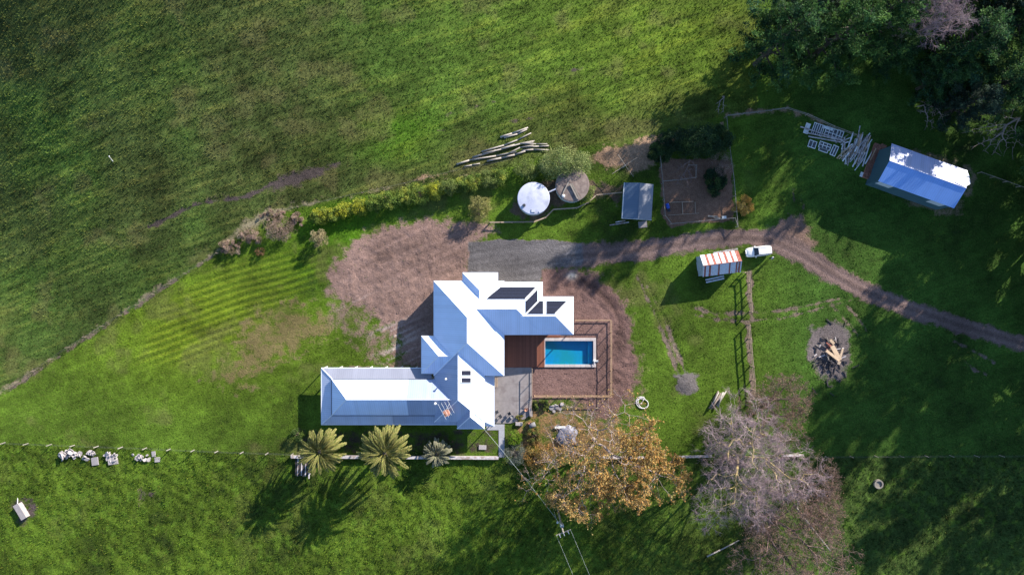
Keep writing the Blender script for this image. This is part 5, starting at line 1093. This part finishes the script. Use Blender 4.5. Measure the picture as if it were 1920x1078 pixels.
def twiggy(name, label, seed, base_px, crown_px, rx_, ry_, h, ntips, bark, twigm, twlen=.8, ntw=6, leafcol=None, nleaf=0, lsize=.2, lmask=None, bottom=.25, twr=.012, lichen=None, lump=.3):
    rng = np.random.default_rng(seed); b = G(*base_px); zc = h * (.5 + bottom / 2); c = P(*crown_px, zc)
    pts = ell_pts(ntips, rng, rx_, ry_, h * (.5 - bottom / 2), (c.x - b.x, c.y - b.y, zc), .35, lump)
    segs, tips = skeleton(pts, (0, 0, -.2), rng, .015, .47, .28, .40)
    t = thing(name, label, 'tree', b)
    big = segs[segs[:, 8] > ntips * .012]; med = segs[(segs[:, 8] <= ntips * .012)]
    V, F = seg_mesh(big[:, :8], 8); link('trunk', np_mesh('trunk', V, F, M[lichen or bark], smooth=True), t)
    tp = np.array([p for p, d in tips]); td = np.array([d for p, d in tips]); td /= np.linalg.norm(td, axis=1, keepdims=True)
    k = np.repeat(np.arange(len(tp)), ntw); st_ = tp[k] - td[k] * rng.uniform(0, .9, (len(k), 1)); dd = td[k] + rng.normal(0, .62, (len(k), 3)); dd[:, 2] += .12; dd /= np.linalg.norm(dd, axis=1, keepdims=True)
    en = st_ + dd * (twlen * rng.uniform(.4, 1.3, (len(k), 1))); tw = np.concatenate([st_, en, np.full((len(k), 1), twr), np.full((len(k), 1), twr * .4)], 1)
    k2 = np.repeat(np.arange(len(en)), 2); s2 = st_[k2] + (en - st_)[k2] * rng.uniform(.3, .9, (len(k2), 1)); d2 = dd[k2] + rng.normal(0, .6, (len(k2), 3)); d2 /= np.linalg.norm(d2, axis=1, keepdims=True)
    e2 = s2 + d2 * (twlen * .5 * rng.uniform(.4, 1.2, (len(k2), 1))); tw2 = np.concatenate([s2, e2, np.full((len(k2), 1), twr * .7), np.full((len(k2), 1), twr * .35)], 1)
    V1, F1 = seg_mesh(med[:, :8], 5); V2, F2 = seg_mesh(np.concatenate([tw, tw2]), 3)
    cr_ = link('crown', np_mesh('crown', V1, F1, M[bark], smooth=True), t)
    link('twigs', np_mesh('twigs', V2, F2, M[twigm]), cr_)
    if nleaf:
        allp = np.concatenate([en, e2]); wts = np.ones(len(allp)) if lmask is None else lmask(allp + np.array(b)); wts = wts / wts.sum()
        ii = rng.choice(len(allp), nleaf, p=wts); lc = np.array(leafcol)[rng.integers(len(leafcol), size=nleaf)]
        V, F, C = leaves(allp[ii] + rng.normal(0, .12, (nleaf, 3)), lsize, rng, lc, .1, .7); link('leaves', np_mesh('leaves', V, F, M['leaf'], {'col': C}), cr_)
    return t
def om(p):
    px = 960 + p[:, 0] * 10 * H / (H - p[:, 2]); py = 539 - p[:, 1] * 10 * H / (H - p[:, 2])
    w_ = .07 + sstep(-40, 90, (px - 1090) * .55 + (py - 850) * .9) + .35 * sstep(60, 0, np.hypot(px - 1040, py - 860)) + .25 * sstep(1130, 1220, px)
    return w_ * (.35 + sstep(-.08, .1, fbm(p[:, 0] / 2.2, p[:, 1] / 2.2, 71, 2)))
twiggy('autumn_tree', 'large half-bare tree with orange autumn leaves below the pool yard', 3, (1112, 822), (1128, 862), 13.2, 10.8, 13.5, 700, 'palebark', 'brownwood', 1.0, 6, [(.44, .25, .075), (.48, .29, .09), (.38, .26, .10), (.38, .19, .065), (.33, .25, .10), (.31, .25, .10), (.26, .19, .08)], 34000, .25, om, .12)
twiggy('bare_tree', 'leafless pale grey tree with yellow lichened trunk right of the orange tree', 8, (1372, 846), (1405, 872), 9.6, 10.4, 15.5, 950, 'palebark', 'twig', 1.1, 10, None, 0, bottom=.28, twr=.016, lichen='lichen', lump=.42)
rb = [(.22, .125, .095), (.17, .105, .09), (.25, .15, .10), (.14, .10, .085), (.16, .13, .08)]
twiggy('twiggy_tree', 'reddish brown twiggy tree at the foot of the rail fence', 12, (1432, 756), (1455, 768), 6.6, 6.8, 7.5, 420, 'brownwood', 'brownwood', .8, 8, rb, 9500, .15, bottom=.2)
twiggy('twiggy_tree', 'large brown twiggy tree at the bottom edge below the bare grey tree', 21, (1430, 965), (1478, 1015), 10.5, 10.5, 12, 600, 'brownwood', 'brownwood', 1.0, 8, rb, 13000, .16, bottom=.15, twr=.014)
twiggy('bare_tree', 'pale purple-grey bare tree between the dark conifers at the top edge', 33, (1680, 78), (1748, 22), 5.6, 5.0, 19, 460, 'twig', 'twig', .9, 8, None, 0, bottom=.35, twr=.017)
twiggy('twiggy_tree', 'rust tinted twiggy tree peeping right of the large bare grey tree', 35, (1490, 918), (1530, 930), 4.5, 6.5, 9, 300, 'brownwood', 'brownwood', .9, 8, rb, 6000, .15, bottom=.2)

# conifers: sprays of foliage on layered limbs
def conifer_mesh(seed, h, rad_, palette, nspray=330, per=66):
    rng = np.random.default_rng(seed); parts = []; segs = [(0, 0, -.3, rng.normal(0, .2), rng.normal(0, .2), h * .55, .5, .3), (rng.normal(0, .1), rng.normal(0, .1), h * .5, 0, 0, h * .96, .3, .05)]
    cs = []; ax = []
    nl = 34
    for i in range(nl):
        t_ = i / nl; z = h * (.16 + .80 * t_); a = i * 2.399 + rng.normal(0, .35); L_ = rad_ * (1 - t_ ** 2.1) * rng.uniform(.62, 1.12) + .8; rise = rng.uniform(.0, .35)
        e = np.array([math.cos(a) * L_, math.sin(a) * L_, z + L_ * rise]); s = np.array([0, 0, z]); segs.append((*s, *e, .16 * (1 - t_) + .05, .03))
        for k in range(int(4 + L_ * 1.7)):
            f = rng.uniform(.35, 1.04); p = s + (e - s) * f + rng.normal(0, .55, 3) * [1, 1, .6] * (.6 + .5 * f); d = (e - s) / L_ + rng.normal(0, .45, 3); d[2] += .25; cs.append(p); ax.append(d / np.linalg.norm(d))
    cs = np.array(cs); ax = np.array(ax); pal = np.array(palette)
    k = np.repeat(np.arange(len(cs)), per); L_ = rng.uniform(.7, 1.7, len(cs)); f = rng.uniform(-.3, 1, len(k)); spread = .42 * (1.15 - np.clip(f, 0, 1))
    c = cs[k] + ax[k] * (f * L_[k])[:, None] + rng.normal(0, 1, (len(k), 3)) * spread[:, None] * [1, 1, .55]
    base = pal[rng.integers(len(pal), size=len(cs))] * rng.uniform(.5, 1.75, (len(cs), 1)); V, F, C = leaves(c, .36, rng, base[k], .15, .42, ax[k])
    Vt, Ft = seg_mesh(segs, 6)
    return np_mesh('trunk', Vt, Ft, M['darkbark']), np_mesh('crown', V, F, M['leaf'], {'col': C})
pal_d = [(.030, .075, .028), (.042, .098, .030), (.025, .065, .034), (.060, .12, .034)]; pal_g = [(.058, .122, .030), (.048, .102, .030), (.080, .15, .038), (.034, .084, .030)]
cm = [conifer_mesh(1, 17, 6.2, pal_d), conifer_mesh(2, 19, 7.0, pal_g), conifer_mesh(4, 14, 5.0, pal_d), conifer_mesh(6, 16, 6.0, [(.03, .055, .04), (.025, .05, .035), (.045, .07, .045)])]
con = [(1462, 78, 0, (.98, 1.28), 'dark conifer at the left end of the stand, overhanging the paddock'), (1552, 82, 1, (.92, 1.28), 'bushy dark green conifer second from the left in the stand'), (1530, 8, 3, .95, 'conifer at the top edge behind the two leftmost dark conifers'), (1640, 40, 1, (.92, 1.15), 'broad lighter green conifer left of the purple-grey bare tree'),
       (1695, 88, 2, .66, 'small dark conifer below the purple-grey bare tree'), (1820, 75, 0, 1.0, 'very dark conifer right of the purple-grey bare tree'), (1868, 8, 3, .95, 'conifer at the top edge towards the right corner'), (1915, 45, 1, .85, 'conifer cut by the right edge in the top corner'),
       (1912, 145, 2, .95, 'conifer at the right edge beside the dead pale limbs'), (1832, 188, 3, .72, 'small bluish conifer standing alone above the machinery shed'), (1775, 140, 2, .72, 'low dark conifer left of the dead pale limbs')]
def conifer(x, y, v, s, lb, rz, grp):
    s, zs = s if isinstance(s, tuple) else (s, 1.0)
    z0 = 10 * s; p = P(x, y, z0); t = thing('conifer', lb, 'tree', (p.x, p.y, T(p.x, p.y)), rz, grp); t.scale = (s, s, s * zs)
    link('trunk', cm[v][0], t); link('crown', cm[v][1], t)
for i, (x, y, v, s, lb) in enumerate(con): conifer(x, y, v, s, lb, i * 1.3, 'conifers in the top right stand')
# the stand goes on past the right edge of the picture: its shadows lie over the grass
off = [(2035, 225), (2075, 330), (2110, 165), (2110, 260), (2060, 430), (2130, 390), (2120, 520), (2180, 470), (2190, 600), (2240, 700), (2150, 660), (2000, -60), (1880, -80), (1760, -70), (2260, 820), (2150, 60)]
for i, (x, y) in enumerate(off): conifer(x, y, i % 4, (1.0 + .12 * ((i * 7) % 3), 1.2 if y > 300 else 1.0), 'conifer of the same stand beyond the picture edge', i * 2.1, 'conifers beyond the picture edge')

def shrub(name, label, px, py, rx_, ry_, h, cols, n, lsize=.2, seed=0, cat='shrub', spiky=False, z_ground=None, lumps=None, rot=0.0, stems=True, grp=None, aspect=.55):
    rng = np.random.default_rng(seed + 100); p = P(px, py, h * .6); b = Vector((p.x, p.y, T(p.x, p.y))); t = thing(name, label, cat, b, rot, grp)
    nl = lumps or max(14, int(9 * rx_ * ry_)); d = rng.normal(size=(nl, 3)); d[:, 2] = np.abs(d[:, 2]) + .1; d /= np.linalg.norm(d, axis=1, keepdims=True)
    ra = rng.uniform(.62, 1.0, nl); lc = d * ra[:, None] * [rx_, ry_, h * .85]; lc[:, 2] += h * .06
    lr = rng.uniform(.22, .42, nl) * min(rx_, ry_, h) * (1.1 if not spiky else .9); k = rng.integers(nl, size=n); off_ = rng.normal(size=(n, 3)); off_ /= np.linalg.norm(off_, axis=1, keepdims=True); off_[:, 2] = np.where(rng.random(n) < .8, np.abs(off_[:, 2]), off_[:, 2])
    c = lc[k] + off_ * (lr[k] * rng.uniform(.5, 1.05, n))[:, None]; c[:, 2] = np.maximum(c[:, 2], .05)
    pal = np.array(cols)[rng.integers(len(cols), size=nl)] * rng.uniform(.75, 1.25, (nl, 1)); V, F, C = leaves(c, lsize, rng, pal[k], .2, aspect, off_ if spiky else off_ * .4); link('foliage', np_mesh('foliage', V, F, M['leaf'], {'col': C}), t)
    if stems:
        sg = [(rng.normal(0, .1), rng.normal(0, .1), -.1, *(q * .85), .05, .015) for q in lc[:min(nl, 40)]]; V, F = seg_mesh(sg, 4); link('stems', np_mesh('stems', V, F, M['brownwood']), t)
    return t
yg = [(.16, .23, .045), (.13, .20, .04), (.22, .28, .055), (.10, .16, .035), (.30, .33, .06)]; yel = [(.36, .37, .04), (.27, .31, .045), (.17, .23, .045)]; og = [(.15, .20, .055), (.18, .23, .065), (.12, .16, .05), (.22, .26, .08)]
hd = [(598, 405, 1.7, 1.4, 2.0, yel), (620, 401, 1.6, 1.4, 2.0, yel), (645, 394, 1.8, 1.4, 2.1, yel), (672, 388, 1.7, 1.5, 2.2, yel), (700, 381, 1.6, 1.3, 2.4, yg), (728, 373, 2.0, 1.6, 2.6, yg), (757, 368, 1.8, 1.5, 2.6, yg), (785, 362, 2.0, 1.7, 2.6, yg), (815, 356, 1.8, 1.4, 2.5, yel), (842, 350, 1.9, 1.5, 2.6, og), (868, 345, 1.8, 1.5, 2.6, yg), (893, 340, 1.9, 1.5, 2.6, yg), (918, 335, 1.9, 1.5, 2.5, og), (934, 331, 1.5, 1.3, 2.4, yg)]
rng = np.random.default_rng(3); h0 = P(760, 372, 1.4); hedge = thing('hedge', 'long yellow-green clipped hedge running along the paddock fence', 'hedge', (h0.x, h0.y, 0))
for i, (x, y, a, b_, hh, cl_) in enumerate(hd):
    q = shrub('hedge_bush', 'x', x, y, a * rng.uniform(1.0, 1.25), b_ * rng.uniform(1.0, 1.35), hh * rng.uniform(.85, 1.2), cl_, 4800, .17, i, lumps=44); 
    for ch in list(q.children): ch.parent = hedge; ch.location = q.location - hedge.location; ch.name = 'foliage' if ch.name.startswith('fol') else 'stems'
    bpy.data.objects.remove(q)
shrub('bush', 'big pale green bush overhanging the old brown tank', 1060, 305, 5.0, 2.9, 4.2, [(.22, .27, .10), (.17, .22, .08), (.27, .30, .12)], 14000, .2, 30); shrub('bush', 'round green bush left of the big bush behind the white tank', 987, 318, 2.3, 1.9, 2.8, og, 5000, .18, 31)
shrub('bush', 'small green bush spilling over the lower right rim of the old tank', 1100, 358, 1.7, 2.2, 2.4, og, 4000, .17, 32); shrub('shrub', 'round olive shrub standing alone left of the zigzag fence', 898, 390, 2.1, 2.5, 3.4, [(.25, .24, .08), (.20, .20, .07), (.30, .28, .11)], 6500, .15, 33, spiky=True)
shrub('shrub', 'small round grey-brown shrub on the lawn near the hedge end', 596, 446, 1.6, 1.7, 3.2, [(.30, .25, .14), (.24, .20, .12), (.36, .30, .17)], 4500, .13, 34, spiky=True); shrub('shrub', 'tiny orange-brown shrub on the striped lawn', 486, 472, .9, .8, 1.2, [(.22, .13, .07), (.17, .10, .05)], 900, .13, 35)
dead = [(.34, .24, .20), (.27, .19, .16), (.38, .29, .23), (.20, .16, .10)]
for i, (x, y, a, b_, hh, lb) in enumerate(((432, 463, 2.2, 1.5, 1.4, 'dead grey-brown brush at the lower left end of the brush line'), (470, 442, 2.6, 1.6, 1.6, 'dead brown brush in the middle of the brush line'), (522, 428, 3.0, 2.4, 2.4, 'largest dead brown bush left of the hedge'), (512, 405, 2.6, 1.2, 1.0, 'low dry brush above the largest dead bush'), (556, 412, 1.6, 1.4, 1.2, 'small pale dry bush touching the left end of the hedge'))):
    shrub('dead_brush', lb, x, y, a, b_, hh, dead, 5200, .22, 40 + i, 'brush', True, aspect=.18)
gold = [(.46, .31, .08), (.40, .25, .07), (.52, .38, .12)]
shrub('shrub', 'golden orange shrub just right of the vegetable plot', 1396, 385, 1.9, 2.0, 2.2, gold, 5200, .15, 50, spiky=True)
dk = [(.030, .062, .028), (.042, .080, .028), (.025, .050, .028)]
for i, (x, y, a, b_, hh, lb) in enumerate(((1270, 262, 3.4, 2.2, 4.5, 'dark evergreen bush at the upper left of the vegetable plot'), (1313, 262, 4.4, 3.0, 6.0, 'largest dark evergreen bush above the vegetable plot'), (1348, 258, 2.6, 2.4, 4.6, 'dark evergreen bush at the upper right corner of the plot'), (1342, 338, 1.9, 2.6, 1.8, 'dark green bush inside the vegetable plot'), (1238, 285, 2.4, 1.8, 2.2, 'low dark bush left of the plot fence'))):
    shrub('evergreen_bush', lb, x, y, a, b_, hh, dk + [(.06, .10, .03)] , 9000, .24, 60 + i, 'bush')
shrub('shrub', 'brown twiggy shrub at the right side of the vegetable plot', 1352, 308, 2.2, 2.4, 2.2, dead, 4500, .2, 70, spiky=True, aspect=.18); shrub('shrub', 'blue-grey shrub below the path corner', 966, 852, 2.5, 2.3, 1.8, [(.16, .18, .16), (.12, .15, .14), (.19, .20, .17)], 6500, .15, 71, spiky=True, aspect=.3)
shrub('shrub', 'bright green feathery plant below the patio', 966, 822, 1.8, 1.5, 1.3, [(.13, .22, .02), (.10, .18, .02), (.16, .24, .03)], 2600, .3, 72, spiky=True, aspect=.16); shrub('shrub', 'orange and olive shrub at the left edge of the orange tree', 1010, 858, 2.6, 2.2, 2.4, [(.28, .18, .05), (.18, .15, .06), (.32, .17, .05)], 4500, .2, 73)
shrub('shrub', 'small yellow-green plant at the lower right corner of the patio', 975, 783, .8, .6, .7, [(.26, .22, .05), (.18, .19, .05)], 700, .16, 74); shrub('shrub', 'leafy green plants below the pool yard fence', 1015, 760, 1.9, 1.2, 1.0, [(.08, .14, .03), (.14, .17, .04), (.05, .07, .03)], 2600, .18, 75)
shrub('shrub', 'small dark bush at the house corner above the left palm', 556, 815, 1.3, 1.3, 1.8, [(.06, .10, .03), (.10, .15, .03)], 2000, .16, 76); shrub('shrub', 'green shrub below the pool yard behind the stones', 1000, 815, 2.0, 1.8, 1.1, [(.16, .16, .05), (.11, .14, .04), (.24, .17, .06)], 3200, .17, 77)
for i, (x, y, lb) in enumerate(((778, 850, 'small green plant between the tall palm and the silver shrub'), (846, 829, 'small reddish plant by the house right of the silver shrub'))): shrub('plant', lb, x, y, .5, .4, .5, [(.11, .17, .03)] if i == 0 else [(.22, .1, .09), (.1, .12, .04)], 260, .14, 80 + i, 'plant', stems=False)
# dead branches in the top right
def deadlimb(label, px0, py0, px1, py1, z, spread, n, seed, cat='branch', r=.09, mat='palebark'):
    rng = np.random.default_rng(seed); a = np.array(P(px0, py0, z)); b = np.array(P(px1, py1, z * .8)); ax_ = b - a; L_ = np.linalg.norm(ax_); pts = a + ax_ * rng.uniform(.5, 1.15, (n, 1)) + rng.normal(0, spread, (n, 3)) * [1, 1, .35]; pts[:, 2] = np.maximum(pts[:, 2], .15)
    segs, tips = skeleton(pts - a, np.array([0, 0, 0.]), rng, .02, .42, .3, r); V, F = seg_mesh(segs[:, :8], 5); o = link('dead_branch', np_mesh('dead_branch', V, F, M[mat], smooth=True)); o.location = a; tag(o, label, cat)
deadlimb('pale bare limb reaching down left among the right-hand conifers', 1858, 88, 1838, 135, 6, .8, 26, 1, r=.16); deadlimb('pale forked limb reaching right among the right-hand conifers', 1858, 90, 1890, 92, 6, .7, 18, 2, r=.12)
deadlimb('pale bare fan of twigs lying on the grass above the machinery shed', 1720, 200, 1752, 212, 1.2, 1.25, 160, 3); deadlimb('spreading dead branch at the right edge above the machinery shed', 1905, 222, 1868, 250, 2.0, 1.9, 240, 4, r=.16); deadlimb('small pale forked branch on the shaded grass left of the conifers', 1354, 182, 1352, 205, .5, .6, 26, 5)
log('log', 'short pale fallen trunk on the grass below the dark conifers', [(1733, 147), (1755, 151), (1780, 159)], .28, .15, 'log'); log('log', 'long pale fallen trunk at the bottom right below the twiggy tree', [(1325, 1042), (1350, 1030), (1385, 1012)], .16, .1, 'log'); log('log', 'long thin pale trunk leaning right of the bare grey tree', [(1475, 935), (1510, 980), (1542, 1020)], .2, .1, 'log', z=2.5)
deadlimb('tangle of pale bare branches in the vegetable plot corner', 1290, 300, 1288, 330, 1.6, 1.2, 150, 6, r=.06, mat='brownwood')

# palms: each frond its own piece
def frond_mesh(L_, droop, wide, cols, seed, nleaf=26):
    rng = np.random.default_rng(seed); V = []; F = []; C = []
    def pos(s):
        return np.array([L_ * (s - .12 * droop * s * s), 0, L_ * (.55 * s - droop * s * s)])
    prev = pos(0)
    for i in range(8):
        a, b = pos(i / 8), pos((i + 1) / 8); w0, w1 = .07 * (1 - i / 9), .07 * (1 - (i + 1) / 9); k = len(V)
        V += [a + [0, -w0, 0], a + [0, w0, 0], b + [0, w1, 0], b + [0, -w1, 0]]; F.append((k, k + 1, k + 2, k + 3)); C += [(.30, .25, .09)] * 4
    for i in range(nleaf):
        s = .10 + .9 * i / (nleaf - 1); p = pos(min(s, 1)); tan = pos(min(s + .03, 1.03)) - pos(s); tan /= np.linalg.norm(tan); ll = wide * (math.sin(math.pi * min(1, .12 + .80 * s)) ** .7) * rng.uniform(.85, 1.1)
        for sd_ in (-1, 1):
            d = tan * 1.15 + np.array([0, sd_ * .62, .22]); d /= np.linalg.norm(d); e = p + d * ll + [0, 0, -.12 * ll]; wv = np.cross(d, [0, 0, 1]); wv = wv / np.linalg.norm(wv) * .085; m_ = p + d * ll * .5 + [0, 0, .03]; k = len(V); V += [p, m_ + wv, e, m_ - wv]; F.append((k, k + 1, k + 2, k + 3)); c = np.array(cols[rng.integers(len(cols))]) * rng.uniform(.75, 1.3); C += [tuple(c)] * 4
    return np_mesh('frond', np.array(V), np.array(F), M['leaf'], {'col': np.array(C)})
def palm(label, px, py, zt, L_, n, cols, seed, cat='palm tree', name='palm_tree', trunk=.42, wide=.78):
    p = P(px, py, zt); t = thing(name, label, cat, (p.x, p.y, T(p.x, p.y)), seed); rng = random.Random(seed); vars_ = [frond_mesh(L_, d, wide, cols, seed + i) for i, d in enumerate((.42, .55, .7, .85))]
    if zt > 1.5:
        mb = MB(); k = int(zt / .35)
        for i in range(k): mb.tube((0, 0, i * zt / k - .1), (0, 0, (i + 1) * zt / k), trunk * 1.06, trunk * .94, 12)
        mb.local('trunk', M['bark'], t); MB().lathe([(trunk * 1.1, 0), (trunk * 1.5, .4), (trunk * 1.2, .9), (.1, 1.1)], 12, (0, 0, zt - .6)).local('crown_base', M['bark'], t)
    for i in range(n):
        f = i / n; el = R(82 - 108 * f ** .8) ; az = i * 2.39996 + rng.gauss(0, .12); v = min(3, int(rng.random() * 2 + 2.2 * (1 - f)))
        o = link('frond', vars_[v], t, (0.25 * math.cos(az), .25 * math.sin(az), zt + .25 * (1 - f)), (0, 0, 0)); o.rotation_mode = 'QUATERNION'
        q = Matrix.Rotation(az, 4, 'Z') @ Matrix.Rotation(-(el - R(20)), 4, 'Y') @ Matrix.Rotation(rng.gauss(0, .2), 4, 'X'); o.rotation_quaternion = q.to_quaternion(); s = rng.uniform(.82, 1.06) * (.72 + .28 * min(1, f * 2.2)); o.scale = (s, s, s)
pc = [(.24, .23, .07), (.19, .20, .06), (.28, .26, .10), (.13, .16, .045)]
palm('smaller of the two palms, at the left end of the garden wall', 601, 846, 6.0, 4.3, 70, pc, 2); palm('larger of the two palms, spreading over the garden wall', 722, 848, 6.9, 4.9, 82, pc, 5)
palm('round silver-grey spiky shrub on the garden wall right of the palms', 819, 850, 2.3, 2.6, 80, [(.30, .29, .20), (.25, .25, .17), (.34, .32, .24), (.17, .19, .10)], 9, 'shrub', 'spiky_shrub', .25, .5)
